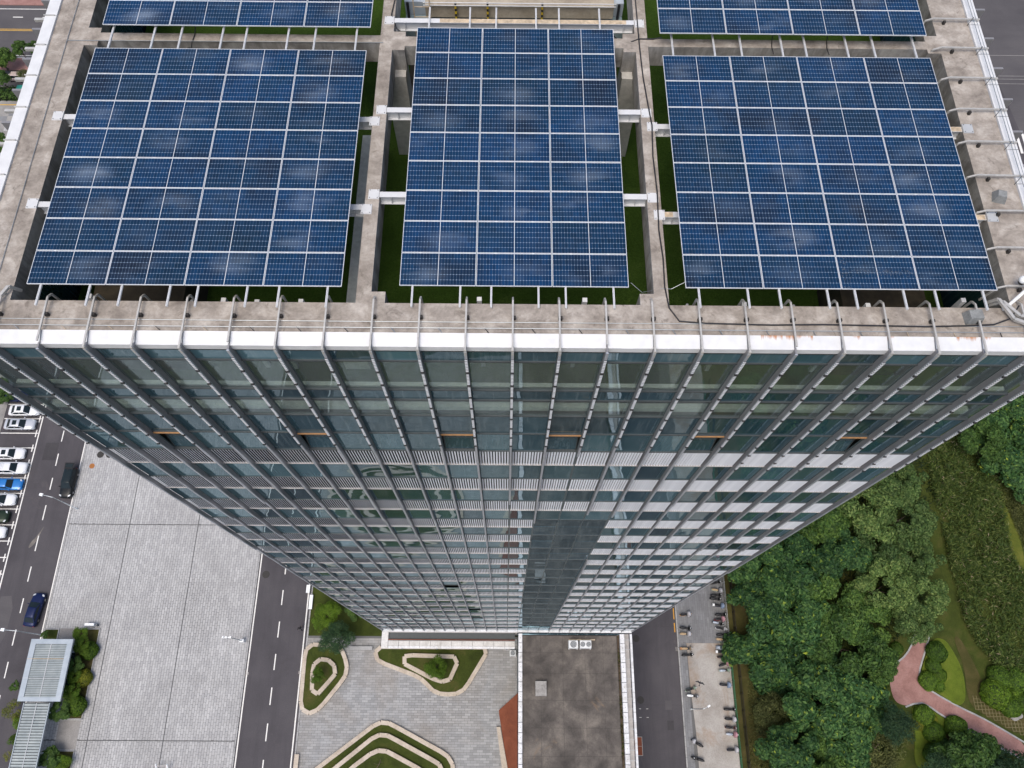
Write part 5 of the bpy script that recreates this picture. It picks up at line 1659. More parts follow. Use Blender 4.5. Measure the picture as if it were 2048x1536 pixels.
# the wood goes on outside the picture; the tower's glass shows it
for qi, (x, y, r, kd) in enumerate(((40, -24, 4.2, 'dark'), (46, -31, 4.5, 'dark'), (39, -36, 4.0, 'mid'), (54, -27, 4.5, 'dark'), (60, -37, 4.6, 'mid'), (48, -43, 4.4, 'dark'), (68, -29, 4.4, 'pale'), (41, -50, 4.3, 'dark'), (57, -52, 4.5, 'dark'))):
    tree(0, 0, 0, kd, 'park tree south of the wood outside the picture, %s by distance from the tower' % ordinal(qi), group='park trees beyond the picture', loc=(x, y, 0), rad=r)
# courtyard and roadside trees
tree(655, 1228, 28, 'bright', 'bright yellow-green bush tree on the lawn by the tower foot', 3.8, hs=0.8)
tree(641, 1248, 16, 'bright', 'small bright green bush beside the road on the lawn', 2.8, hs=0.7)
tree(674, 1274, 37, 'blue', 'dark blue-green tree at the tip of the triangular planter', 5.5)
tree(872, 1335, 24, 'bright', 'round green tree in the winged planter', 4.2, hs=0.9)
tree(637, 1350, 15, 'bright', 'sparse small tree in the triangular planter', 3.6, hs=0.9)
tree(712, 1222, 20, 'mid', 'dull green shrub in the shade against the tower foot', 2.2, hs=0.6)
SG = 'street trees behind the tower'
for (px, py, r, kd, lab) in ((-6, 112, 26, 'mid', 'largest street tree at the left edge, cut by the picture'), (38, 97, 15, 'mid', 'small street tree on the brick pavement, left of two'), (68, 98, 13, 'mid', 'small street tree on the brick pavement against the tower'),
                             (50, 152, 15, 'olive', 'yellowish street tree beside the small parked car'), (2, 158, 16, 'mid', 'street tree left of the small parked car'), (-2, 285, 20, 'mid', 'tree at the left edge below the pavement')):
    tree(px, py, r, kd, lab, 5.0, SG)
def ball(px, py, rpx, kind, label, group=None, z=0.0, name='clipped_shrub', flatten=0.8):
    c = at(px, py, z + 0.6)
    R = rpx / FPX * (Vector(CAM) - c).length * 0.86
    key = (kind,)
    if key not in BALLS:
        rs = np.random.default_rng(len(BALLS) + 50)
        q = rs.normal(size=(2600, 3))
        q[:, 2] = np.abs(q[:, 2]) - 0.15
        q /= np.linalg.norm(q, axis=1, keepdims=True)
        w_ = 1 + 0.06 * np.sin(5 * q[:, :1] + 2) * np.cos(4 * q[:, 1:2])
        nn = q + rs.normal(size=q.shape) * 0.35
        V, F = leaves(q * w_ * rs.uniform(0.95, 1.03, (len(q), 1)), nn / np.linalg.norm(nn, axis=1, keepdims=True), 0.075, rs, 0.7)
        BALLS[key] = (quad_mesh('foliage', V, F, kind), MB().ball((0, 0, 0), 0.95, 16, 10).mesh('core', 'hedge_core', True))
    A = thing(name, label, 'shrub', (c.x, c.y, z), group)
    for n, me in zip(('foliage', 'core'), BALLS[key]):
        o = place(n, me, A, (0, 0, R * flatten * 0.45), (0, 0, random.uniform(0, 6)))
        o.scale = (R, R, R * flatten)
BALLS = {}
for a in [(178, 1301, 17, 'leaf_bright', 'clipped ball shrub in the gatehouse bed, topmost of three'), (167, 1356, 16, 'leaf_yellow', 'yellowish clipped ball shrub in the gatehouse bed, middle of three'), (153, 1412, 18, 'leaf_bright', 'clipped ball shrub in the gatehouse bed, lowest of three')]:
    ball(*a, group='ball shrubs by the gatehouse', z=0.2)
for a in [(1873, 1304, 20, 'leaf_box', 'clipped shrub at the top of the bright path-side lawn'), (1868, 1332, 15, 'leaf_box', 'clipped shrub second down on the bright path-side lawn'), (1857, 1362, 18, 'leaf_box', 'clipped shrub at the kerb of the bright path-side lawn'), (1880, 1350, 14, 'leaf_bright', 'brighter clipped shrub inside the bright path-side lawn'), (1880, 1372, 11, 'leaf_box', 'smallest clipped shrub on the bright path-side lawn'),
          (1990, 1388, 27, 'leaf_bright', 'largest clipped mound right of the grass pavers'), (1998, 1355, 22, 'leaf_box', 'clipped mound above the largest one at the right edge'), (2030, 1360, 24, 'leaf_box', 'clipped mound highest at the right edge'), (2028, 1385, 14, 'leaf_bright', 'small clipped mound between the bigger ones at the right edge'), (2020, 1412, 20, 'leaf_box', 'clipped mound beside the pale boulder'), (2050, 1405, 18, 'leaf_box', 'clipped mound cut by the right edge'),
          (1848, 1430, 19, 'leaf_box', 'clipped shrub at the top of the lower path bed'), (1912, 1455, 21, 'leaf_box', 'round clipped shrub alone beside the lower path edge'), (1868, 1465, 20, 'leaf_bright', 'clipped shrub in the middle of the lower path bed'), (1882, 1490, 17, 'leaf_box', 'clipped shrub third down in the lower path bed'), (1866, 1508, 18, 'leaf_box', 'clipped shrub lowest in the lower path bed'), (1842, 1450, 10, 'leaf_yellow', 'small yellow shrub at the left rim of the lower path bed'), (1868, 1438, 9, 'leaf_yellow', 'small yellow shrub right of the top one in the lower path bed'), (1795, 1297, 13, 'leaf_box', 'low clipped shrub above the white bench')]:
    ball(*a, group='clipped shrubs along the brick path')
for a in [(160, 1268, 15, 'bright', 'loose bright shrub under the white box sign', 2.4), (163, 1292, 16, 'bright', 'loose shrub beside the gatehouse roof, uppermost', 2.6), (150, 1330, 15, 'mid', 'loose shrub beside the gatehouse roof, middle', 2.4), (147, 1352, 14, 'bright', 'bright loose shrub left of the yellowish ball', 2.4), (142, 1385, 18, 'bright', 'loose shrub beside the gatehouse roof, lowest', 2.6), (118, 1420, 20, 'mid', 'wide loose shrub below the corner of the gatehouse roof', 2.6),
          (28, 1422, 22, 'yellow', 'yellow-green feathery shrub between the driveway and the covered walk', 3.2), (42, 1440, 14, 'bright', 'narrow green shrub at the top of the driveway bed', 2.6), (30, 1480, 10, 'bright', 'thin green shrub in the driveway bed, middle', 2.2), (18, 1510, 10, 'yellow', 'thin yellow shrub in the driveway bed, bottom', 2.2), (98, 1518, 20, 'mid', 'dark loose shrub at the bottom beside the covered walk', 2.4), (122, 1530, 17, 'bright', 'bright loose shrub at the bottom beside the covered walk', 2.0), (90, 1270, 8, 'mid', 'sparse twig shrub on the small grass bed', 1.6), (30, 1372, 9, 'mid', 'weed tuft between the gatehouse roof and the driveway', 1.8),
          (8, 790, 18, 'mid', 'dark shrub at the left edge beside the parked dark car', 2.2), (-5, 770, 20, 'mid', 'shrub cut by the left edge above the car park', 2.4)]:
    tree(*a[:5], hh=a[5], name='loose_shrub', hs=0.75)
hd = thing('hedge', 'clipped dark hedge on the pavement behind the tower', 'hedge', (-97, 99.5, 0.1))
rs = np.random.default_rng(5)
P = np.stack([rs.uniform(-110, -93, 5000), rs.uniform(98.4, 101.2, 5000), rs.uniform(0.2, 1.25, 5000)], 1)
Nn = rs.normal(size=P.shape) * 0.5 + np.array([0, -0.3, 1])
Nn /= np.linalg.norm(Nn, axis=1, keepdims=True)
V, F = leaves(P - np.array([-97, 99.5, 0.1]), Nn, 0.22, rs)
quad_object('foliage', V, F, 'leaf_mid', hd)
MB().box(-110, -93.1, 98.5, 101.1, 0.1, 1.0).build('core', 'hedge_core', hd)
# reedy ground cover, flower specks, verge undergrowth
def scatter(poly_px, n, h, size, mat, name, label, cat, up=0.35, aspect=0.16, seed=3):
    rs = np.random.default_rng(seed)
    poly = ground_pts([q for q in poly_px])
    xs, ys = [q[0] for q in poly], [q[1] for q in poly]
    P = []
    while len(P) < n:
        x, y = rs.uniform(min(xs), max(xs)), rs.uniform(min(ys), max(ys))
        if inside(poly, x, y):
            d = math.sin(x * 0.9 + 1) * math.cos(y * 0.7) + 0.6 * math.sin(x * 0.31 + y * 0.47)
            if rs.random() < 0.62 + 0.35 * d:
                P.append((x, y, (0.25 + 0.75 * rs.random()) * h * (0.75 + 0.25 * d)))
    P = np.array(P)
    Nn = rs.normal(size=P.shape) * np.array([1, 1, 0.4]) + np.array([0, 0, up])
    Nn /= np.linalg.norm(Nn, axis=1, keepdims=True)
    V, F = leaves(P, Nn, size, rs, aspect)
    tag(quad_object(name, V, F, mat), label, cat, kind='stuff')
REED = [(1852, 900), (1905, 860), (1950, 850), (1990, 960), (2005, 1040), (2030, 1130), (2060, 1180), (2060, 1345), (2000, 1345), (1950, 1290), (1925, 1240), (1895, 1130), (1880, 1050), (1856, 960)]
scatter(REED, 30000, 1.8, 0.40, 'reed', 'reed_bed', 'tall tangled reeds and wild plants on the right of the park', 'reeds', 0.7, 0.13)
scatter([(1490, 1130), (1520, 1130), (1560, 1536), (1500, 1536)], 5000, 0.3, 0.20, 'leaf_olive', 'verge_grass', 'rough grass along the foot of the trees beside the fence', 'grass', 0.8, 0.2, 8)
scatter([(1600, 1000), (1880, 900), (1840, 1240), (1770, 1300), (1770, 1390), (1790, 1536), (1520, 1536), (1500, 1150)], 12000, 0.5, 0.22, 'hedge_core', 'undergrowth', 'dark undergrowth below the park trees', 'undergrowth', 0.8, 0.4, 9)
scatter([(1950, 850), (2048, 840), (2060, 1130), (2010, 1010)], 6000, 0.5, 0.24, 'leaf_olive', 'rough_grass', 'rough yellowish grass at the right edge of the park', 'grass', 0.8, 0.25, 10)
# boulder and bench by the path
bm = bmesh.new()
bmesh.ops.create_icosphere(bm, subdivisions=3, radius=1.0)
for v in bm.verts:
    v.co *= 1 + 0.16 * math.sin(v.co.x * 4 + 1) * math.cos(v.co.y * 3) + 0.08 * math.sin(v.co.z * 6)
    v.co = Vector((v.co.x * 0.95, v.co.y * 0.6, max(v.co.z, -0.2) * 0.5))
me = bpy.data.meshes.new('boulder')
bm.to_mesh(me)
me.materials.append(MATS['rock'])
p = at(2034, 1431, 0.3)
tag(place('boulder', me, None, (p.x, p.y, 0.12), (0, 0, 0.3)), 'pale boulder at the right edge below the clipped mounds', 'rock')
p = at(1787, 1322, 0.45)
A = thing('park_bench', 'small white bench at the left end of the brick path', 'bench', (p.x, p.y, 0.05), rz=0.5)
for q in range(3):
    MB().box(-0.6, 0.6, -0.25 + q * 0.17, -0.12 + q * 0.17, 0.42, 0.46).build('seat_slat', 'lamp_white', A)
for q in range(2):
    MB().box(-0.6, 0.6, 0.27, 0.31, 0.56 + q * 0.16, 0.68 + q * 0.16).build('back_slat', 'lamp_white', A)
for sx in (-0.5, 0.5):
    MB().box(sx - 0.04, sx + 0.04, -0.22, 0.30, 0.0, 0.42).build('leg', 'lamp_white', A)
# dry fallen branch in the chevron planter
p = at(760, 1525, 0.9)
m = MB().tube([(p.x - 0.4, p.y - 0.7, 1.2), (p.x, p.y - 0.2, 1.6), (p.x + 0.25, p.y + 0.5, 2.0)], [0.05, 0.04, 0.02], 6)
m.tube([(p.x, p.y - 0.2, 1.6), (p.x - 0.7, p.y - 0.1, 1.9)], [0.035, 0.012], 5)
m.tube([(p.x + 0.1, p.y + 0.1, 1.75), (p.x + 0.6, p.y + 0.1, 2.0)], [0.03, 0.012], 5)
m.tube([(p.x - 0.4, p.y - 0.7, 0.7), (p.x - 0.4, p.y - 0.7, 1.22)], [0.07, 0.05], 6)
tag(m.build('bare_sapling', 'bark'), 'bare leafless sapling in the chevron planter', 'sapling')

# ------------------------------------------------------------------ vehicles
def loft(sections, mat_faces=None):
    m = MB()
    n = len(sections[0])
    vs = [v for s in sections for v in s]
    fs = []
    for i in range(len(sections) - 1):
        for k in range(n - 1):
            a = i * n + k
            fs.append((a, a + 1, a + n + 1, a + n))
    fs.append(tuple(range(n - 1, -1, -1)))
    e = (len(sections) - 1) * n
    fs.append(tuple(range(e, e + n)))
    return m.add(vs, fs)
def car(label, color, kind, loc, rz, group=None, trunk_open=False, sunroof=False, name='parked_car', rack=False):
    Lh = {'sedan': 2.38, 'suv': 2.36, 'mini': 1.55}[kind]
    W = {'sedan': 0.91, 'suv': 0.94, 'mini': 0.76}[kind]
    zs = {'sedan': 0.93, 'suv': 1.06, 'mini': 0.95}[kind]      # shoulder height
    zr = {'sedan': 1.45, 'suv': 1.72, 'mini': 1.58}[kind]      # roof height
    hood = {'sedan': 0.0, 'suv': 0.0, 'mini': 0.03}[kind]
    A = thing(name, label, 'car', loc, group, rz if rz else 1e-6)
    A['org'] = (0.0, 0.0, 0.0)
    body = color
    st = []
    X = [-1.0, -0.97, -0.85, -0.6, -0.2, 0.2, 0.55, 0.8, 0.93, 0.985, 1.0]
    wf = [0.80, 0.90, 0.97, 1.0, 1.0, 1.0, 0.99, 0.96, 0.88, 0.78, 0.66]
    tail = 0.0 if kind == 'sedan' else 0.02
    zt = [zs - 0.16, zs - 0.02, zs + 0.02 + tail, zs + 0.03, zs, zs - 0.01, zs - 0.06, zs - 0.13, zs - 0.22, zs - 0.32, zs - 0.42]
    for x, wv, z in zip(X, wf, zt):
        w_ = W * wv
        xx = x * Lh
        h = [(w_ * 0.86, 0.24), (w_ * 0.98, 0.36), (w_, 0.55), (w_ * 0.985, z - 0.10), (w_ * 0.90, z - 0.015), (w_ * 0.45, z + 0.025), (0, z + 0.035)]
        st.append([(xx, y, zz) for y, zz in h] + [(xx, -y, zz) for y, zz in reversed(h[:-1])])
    o = loft(st).build('body', body, A, True, org=(0, 0, 0))
    # wheel arches and wheels
    wr = {'sedan': 0.33, 'suv': 0.36, 'mini': 0.28}[kind]
    for fx in (-0.60, 0.62):
        for s in (-1, 1):
            m = MB()
            n = 14
            x, y = fx * Lh, s * (W - 0.10)
            for (r, yy) in ((wr, 0.11),):
                vs = [(x + r * math.cos(2 * math.pi * q / n), y - yy, wr + r * math.sin(2 * math.pi * q / n)) for q in range(n)] + [(x + r * math.cos(2 * math.pi * q / n), y + yy, wr + r * math.sin(2 * math.pi * q / n)) for q in range(n)]
                m.add(vs, [tuple(range(n)), tuple(range(2 * n - 1, n - 1, -1))] + [(q, (q + 1) % n, n + (q + 1) % n, n + q) for q in range(n)])
            wobj = m.build('wheel', 'tyre', A, org=(0, 0, 0))
            m = MB()
            r = wr * 0.62
            vs = [(x + r * math.cos(2 * math.pi * q / n), y + s * 0.115, wr + r * math.sin(2 * math.pi * q / n)) for q in range(n)] + [(x, y + s * 0.125, wr)]
            m.add(vs, [(q, (q + 1) % n, n) for q in range(n)])
            m.build('rim', 'rim', wobj, org=(0, 0, 0))
    # greenhouse
    xb0, xb1, xt0, xt1 = {'sedan': (-0.80, 0.42, -0.48, 0.10), 'suv': (-0.97, 0.42, -0.84, 0.10), 'mini': (-0.96, 0.62, -0.80, 0.24)}[kind]
    xb0, xb1, xt0, xt1 = [q * Lh for q in (xb0, xb1, xt0, xt1)]
    wb, wt = W * 0.88, W * 0.70
    zb = zs + 0.01
    if trunk_open:
        xt0 = xt0 + 0.05
    def gq(p, q, r, s_):
        return [p, q, r, s_]
    def side_pt(u, v, s):
        xa, xb_ = xb0 + (xt0 - xb0) * v, xb1 + (xt1 - xb1) * v
        return (xa + (xb_ - xa) * u, s * (wb + (wt - wb) * v), zb + (zr - 0.05 - zb) * v)
    def panel(u0, u1, v0, v1, nm, bulge=0.0):
        pass
    # inner cabin shell in body colour (pillars show between the panes)
    m = MB()
    c = [side_pt(0, 0, -1), side_pt(1, 0, -1), side_pt(1, 0, 1), side_pt(0, 0, 1), side_pt(0, 1, -1), side_pt(1, 1, -1), side_pt(1, 1, 1), side_pt(0, 1, 1)]
    m.hexa(c)
    m.build('pillars', body, A, org=(0, 0, 0))
    e = 0.012
    for s in (-1, 1):
        for (u0, u1) in ((0.07, 0.48), (0.52, 0.93)):
            q = [side_pt(u0, 0.10, s), side_pt(u1, 0.10, s), side_pt(u1 if u1 < 0.9 else u1 - 0.0, 0.9, s), side_pt(u0, 0.9, s)]
            m = MB()
            m.hexa([(a[0], a[1] - s * 0.02, a[2]) for a in q] + [(a[0], a[1] + s * e, a[2] + e * 0.5) for a in q])
            m.build('side_window', 'car_glass', A, org=(0, 0, 0))
    def endq(u, lo, hi, dx):
        a, b = side_pt(u, lo, -0.90), side_pt(u, lo, 0.90)
        c_, d_ = side_pt(u, hi, 0.86), side_pt(u, hi, -0.86)
        mid0 = ((a[0] + dx * 3), 0, a[2] + 0.02)
        mid1 = ((c_[0] + dx * 2), 0, c_[2] + 0.015)
        m = MB()
        vs = [(a[0] + dx, a[1], a[2]), mid0, (b[0] + dx, b[1], b[2]), (c_[0] + dx, c_[1], c_[2]), mid1, (d_[0] + dx, d_[1], d_[2])]
        vs2 = [(v[0] - dx * 4, v[1] * 0.98, v[2] - 0.02) for v in vs]
        m.add(vs + vs2, [(0, 1, 4, 5), (1, 2, 3, 4), (0, 6, 7, 1), (1, 7, 8, 2), (2, 8, 9, 3), (3, 9, 10, 4), (4, 10, 11, 5), (5, 11, 6, 0)])
        return m
    endq(1, 0.03, 0.97, e).build('windscreen', 'car_glass', A, org=(0, 0, 0))
    endq(0, 0.10, 0.92, -e).build('rear_window', 'car_glass', A, org=(0, 0, 0))
    # roof skin, slightly crowned
    rs_ = []
    for f in (0, 0.06, 0.25, 0.5, 0.75, 0.94, 1):
        x = xt0 - 0.03 + (xt1 - xt0 + 0.06) * f
        dz = 0.05 * math.sin(math.pi * min(1, max(0, f))) ** 0.5
        rs_.append([(x, wt + 0.02, zr - 0.075), (x, wt * 0.94, zr - 0.03 + dz * 0.6), (x, wt * 0.5, zr - 0.012 + dz), (x, 0, zr - 0.006 + dz), (x, -wt * 0.5, zr - 0.012 + dz), (x, -wt * 0.94, zr - 0.03 + dz * 0.6), (x, -wt - 0.02, zr - 0.075)])
    roof = loft(rs_).build('roof', 'car_glass' if sunroof == 'full' else body, A, True, org=(0, 0, 0))
    if sunroof is True:
        MB().taper(xt1 - 1.05, xt1 - 0.35, -wt * 0.62, wt * 0.62, zr - 0.02, zr + 0.055, 0.02).build('sunroof', 'car_glass', A, org=(0, 0, 0))
    if rack:
        for q in range(6):
            x = xt0 + 0.1 + q * 0.22
            MB().box(x, x + 0.05, -wt * 0.9, wt * 0.9, zr + 0.07, zr + 0.10).build('rack_slat', 'aluminium', A, org=(0, 0, 0))
    for s in (-1, 1):
        m = MB().hexa([(Lh * 0.86, s * W * 0.55, zs - 0.30), (Lh * 0.955, s * W * 0.52, zs - 0.34), (Lh * 0.90, s * W * 0.86, zs - 0.34), (Lh * 0.80, s * W * 0.93, zs - 0.30),
                       (Lh * 0.84, s * W * 0.57, zs - 0.135), (Lh * 0.945, s * W * 0.54, zs - 0.20), (Lh * 0.89, s * W * 0.85, zs - 0.19), (Lh * 0.79, s * W * 0.93, zs - 0.135)])
        m.build('headlight', 'headlight', A, org=(0, 0, 0))
        MB().box(-Lh - 0.005, -Lh * 0.955, s * W * 0.72 - 0.14, s * W * 0.72 + 0.12, zs - 0.32, zs - 0.12).build('taillight', 'taillight', A, org=(0, 0, 0))
        MB().taper(xb1 - 0.38, xb1 - 0.22, s * (W + 0.08) - 0.10, s * (W + 0.08) + 0.10, zs - 0.02, zs + 0.13, 0.02).build('mirror', body, A, org=(0, 0, 0))
    MB().box(Lh * 0.985, Lh * 1.004, -0.42, 0.42, 0.34, 0.52).build('grille', 'black_plastic', A, org=(0, 0, 0))
    if kind == 'sedan':
        MB().box(-Lh * 0.80, -Lh * 0.795, -0.6, 0.6, zs + 0.03, zs + 0.05).build('boot_seam', 'black_plastic', A, org=(0, 0, 0))
    if trunk_open:
        m = MB()
        x = xt0
        m.hexa([(x - 0.02, -wt, zr - 0.02), (x + 0.05, -wt, zr), (x + 0.05, wt, zr), (x - 0.02, wt, zr - 0.02), (x - 1.0, -wt - 0.05, zr + 0.02), (x - 0.95, -wt - 0.05, zr + 0.08), (x - 0.95, wt + 0.05, zr + 0.08), (x - 1.0, wt + 0.05, zr + 0.02)])
        t = m.build('tailgate', body, A, org=(0, 0, 0))
        MB().hexa([(x - 0.25, -wt * 0.8, zr + 0.0), (x - 0.25, -wt * 0.8, zr + 0.035), (x - 0.25, wt * 0.8, zr + 0.035), (x - 0.25, wt * 0.8, zr + 0.0), (x - 0.8, -wt * 0.8, zr + 0.03), (x - 0.8, -wt * 0.8, zr + 0.085), (x - 0.8, wt * 0.8, zr + 0.085), (x - 0.8, wt * 0.8, zr + 0.03)]).build('tailgate_window', 'car_glass', t, org=(0, 0, 0))
    return A
def lot_car(front_px, py, label, color, kind, **kw):
    p = at(front_px, py, 0.8)
    Lh = {'sedan': 2.38, 'suv': 2.36}[kind]
    car(label, color, kind, (p.x - Lh, p.y, 0.0), random.uniform(-0.02, 0.02) + 1e-4, 'cars in the car park', **kw)
wc = CAR
lot_car(60, 792, 'dark navy car half hidden by the tower at the top of the car park', wc['navy'], 'sedan')
lot_car(78, 820, 'white car with a dark sunroof, highest white one in the car park', wc['white'], 'sedan', sunroof=True)
lot_car(69, 848, 'silver-white car with a dark sunroof, above the empty bay', wc['silver'], 'sedan', sunroof=True)
lot_car(48, 907, 'white car with a small dark sunroof below the empty bay', wc['white'], 'sedan', sunroof=True)
lot_car(53, 936, 'white sport utility vehicle with a slatted roof rack', wc['white'], 'suv', rack=True)
lot_car(44, 968, 'bright blue car in the car park', wc['blue'], 'sedan')
lot_car(30, 999, 'white car just below the bright blue one', wc['white'], 'sedan')
lot_car(16, 1033, 'dark green car at the left edge of the car park', wc['green'], 'suv')
lot_car(10, 1064, 'lowest white car, only its bonnet in the picture', wc['white'], 'sedan')
p = at(136, 965, 0.9)
car('black hatchback on the driveway with its tailgate raised', wc['black'], 'suv', (p.x, p.y, 0), R_(-92), trunk_open=True, sunroof='full')
p = at(68, 1219, 0.8)
car('dark blue saloon parked along the driveway above the gatehouse', wc['navy'], 'sedan', (p.x, p.y, 0), R_(84))
p = at(29, 152, 0.9)
car('tiny white and pink city car in the lane behind the tower', wc['pink'], 'mini', (p.x, p.y, 0.01), R_(178))
p = at(46, 181, 0.6)
A = thing('waste_bin', 'teal covered bin on the pavement behind the tower', 'bin', (p.x, p.y, 0.1))
MB().taper(p.x - 0.9, p.x + 0.9, p.y - 0.7, p.y + 0.7, 0.1, 1.2, 0.08).build('tub', 'bin_teal', A)
MB().taper(p.x - 0.95, p.x + 0.95, p.y - 0.75, p.y + 0.75, 1.2, 1.35, 0.1).build('lid', 'bin_teal', A)

# scooters
def scooter(label, px, py, rz, color, seat='black_plastic', blanket=None, box=None, group='parked scooters', cover=None):
    p = at(px, py, 0.6)
    A = thing('motor_scooter', label, 'scooter', (p.x, p.y, 0.115), group, rz if rz else 1e-6)
    A['org'] = (0.0, 0.0, 0.0)
    O = (0, 0, 0)
    for x in (-0.62, 0.66):
        m = MB()
        n, r = 14, 0.22
        vs = [(x + r * math.cos(2 * math.pi * q / n), -0.05, r + r * math.sin(2 * math.pi * q / n)) for q in range(n)] + [(x + r * math.cos(2 * math.pi * q / n), 0.05, r + r * math.sin(2 * math.pi * q / n)) for q in range(n)]
        m.add(vs, [tuple(range(n)), tuple(range(2 * n - 1, n - 1, -1))] + [(q, (q + 1) % n, n + (q + 1) % n, n + q) for q in range(n)])
        m.build('wheel', 'tyre', A, org=O)
    if cover:
        st = []
        for x, w_, h in ((-0.95, 0.10, 0.5), (-0.85, 0.25, 0.78), (-0.4, 0.30, 0.86), (0.1, 0.30, 0.9), (0.45, 0.36, 1.08), (0.7, 0.30, 0.95), (0.92, 0.12, 0.5)):
            st.append([(x, w_ * 1.15, 0.15), (x, w_, h * 0.7), (x, w_ * 0.5, h), (x, 0, h * 1.03), (x, -w_ * 0.5, h), (x, -w_, h * 0.7), (x, -w_ * 1.15, 0.15)])
        loft(st).build('cover', cover, A, True, org=O)
        return
    st = []
    for x, w_, z0, z1 in ((-0.92, 0.07, 0.58, 0.70), (-0.80, 0.15, 0.42, 0.74), (-0.45, 0.19, 0.32, 0.74), (-0.1, 0.17, 0.28, 0.66), (0.02, 0.15, 0.26, 0.42)):
        st.append([(x, w_ * 0.8, z0), (x, w_, (z0 + z1) / 2), (x, w_ * 0.8, z1), (x, -w_ * 0.8, z1), (x, -w_, (z0 + z1) / 2), (x, -w_ * 0.8, z0)])
    loft(st).build('rear_body', color, A, True, org=O)
    st = []
    for x, w_, z in ((-0.86, 0.09, 0.78), (-0.7, 0.15, 0.80), (-0.35, 0.16, 0.79), (-0.05, 0.13, 0.76), (0.06, 0.07, 0.70)):
        st.append([(x, w_, z - 0.06), (x, w_ * 0.85, z + 0.02), (x, 0, z + 0.04), (x, -w_ * 0.85, z + 0.02), (x, -w_, z - 0.06)])
    loft(st).build('seat', seat, A, True, org=O)
    MB().box(0.0, 0.42, -0.16, 0.16, 0.27, 0.32).build('footboard', 'black_plastic', A, org=O)
    st = []
    for x, w_, z0, z1 in ((0.38, 0.20, 0.30, 0.62), (0.46, 0.24, 0.34, 0.86), (0.56, 0.20, 0.36, 0.92), (0.70, 0.09, 0.44, 0.74)):
        st.append([(x, w_, z0), (x, w_ * 0.9, z1), (x, -w_ * 0.9, z1), (x, -w_, z0)])
    loft(st).build('front_apron', color, A, False, org=O)
    MB().taper(0.52, 0.90, -0.07, 0.07, 0.40, 0.52, 0.03).build('front_fender', color, A, org=O)
    m = MB().tube([(0.36, -0.34, 0.98), (0.46, -0.16, 1.02), (0.50, 0, 1.0), (0.46, 0.16, 1.02), (0.36, 0.34, 0.98)], 0.022, 6)
    m.tube([(0.64, 0, 0.4), (0.50, 0, 1.0)], 0.03, 6)
    m.build('handlebar', 'black_plastic', A, org=O)
    MB().ball((0.58, 0, 0.94), 0.09, 8, 6).build('headlight', 'headlight', A, True, org=O)
    for s in (-1, 1):
        MB().tube([(0.40, s * 0.26, 1.0), (0.44, s * 0.34, 1.14), (0.44, s * 0.42, 1.16)], [0.012, 0.012, 0.05], 6).build('mirror', 'black_plastic', A, org=O)
    if box:
        MB().taper(-1.12, -0.80, -0.19, 0.19, 0.78, 1.06, 0.03).build('top_box', box, A, org=O)
    if blanket:
        st = []
        for x, w_, z in ((0.24, 0.36, 0.60), (0.34, 0.42, 1.0), (0.48, 0.36, 1.09), (0.66, 0.24, 0.92), (0.76, 0.14, 0.62)):
            st.append([(x, w_, z - 0.28), (x, w_ * 0.9, z - 0.04), (x, w_ * 0.3, z + 0.02), (x, -w_ * 0.3, z), (x, -w_ * 0.9, z - 0.04), (x, -w_, z - 0.28)])
        loft(st).build('wind_blanket', blanket, A, True, org=O)
for nm, c in (('blanket_pink', (0.42, 0.22, 0.26)), ('blanket_white', (0.45, 0.45, 0.48)), ('blanket_blue', (0.22, 0.29, 0.42))):
    flat(nm, c, 0.85, 0, 0.3, 7)
Z7 = lambda x, y: (1000 + x / 3.783, 1130 + y / 3.783)
FR = [(1632, 133, 12, 'black', {}), (1645, 192, -8, 'mint', dict(seat='seat_tan', blanket='blanket_white')), (1637, 228, 4, 'black', {}), (1632, 256, -4, 'black', {}), (1660, 308, -4, 'navy', dict(box='lamp_white', blanket='blanket_blue')), (1672, 375, 2, 'black', {}),
      (1665, 411, 6, 'red', dict(blanket='blanket_pink')), (1650, 440, -10, 'black', dict(seat='cover_silver')), (1675, 481, -6, 'white', {}), (1682, 526, 2, 'black', {}), (1680, 564, -6, 'tan', dict(seat='seat_tan')),
      (1685, 628, -6, 'silver', dict(cover='cover_silver')), (1685, 658, 0, 'black', dict(box='lamp_white')), (1690, 700, -4, 'maroon', {}), (1700, 748, 18, 'navy', dict(blanket='blanket_pink')), (1702, 797, 4, 'mint', dict(seat='cover_silver')),
      (1708, 907, -4, 'navy', dict(blanket='blanket_blue')), (1740, 1092, 0, 'black', {}), (1748, 1166, -4, 'black', dict(blanket='blanket_white')), (1748, 1230, -4, 'maroon', {}), (1757, 1281, -4, 'white', dict(blanket='blanket_pink', seat='cover_silver')), (1765, 1398, 2, 'navy', dict(blanket='blanket_white'))]
for i, (x, y, a, c, kw) in enumerate(FR):
    extra = ' under a silver cover' if kw.get('cover') else ' with a %s wind blanket' % kw['blanket'].split('_')[1] if kw.get('blanket') else ' with a tan seat' if kw.get('seat') == 'seat_tan' else ''
    scooter('%s scooter%s, %s from the tower in the fence row' % (c if c != 'tan' else 'beige', extra, ordinal(i)), *Z7(x, y), R_(a), CAR[c], group='scooters along the fence', **kw)
LR = [(1405, 375, 8, 'orange', dict(blanket='blanket_white')), (1405, 477, -4, 'black', {}), (1405, 521, 0, 'tan', dict(seat='seat_tan', blanket='blanket_white')), (1415, 632, 2, 'tan', dict(box='wood_brown', seat='seat_tan')), (1420, 680, 4, 'black', {}),
      (1447, 938, 16, 'mint', {}), (1458, 990, -4, 'grey', dict(seat='lamp_white')), (1490, 1348, 150, 'black', dict(blanket='blanket_white')), (1495, 1468, 165, 'black', {})]
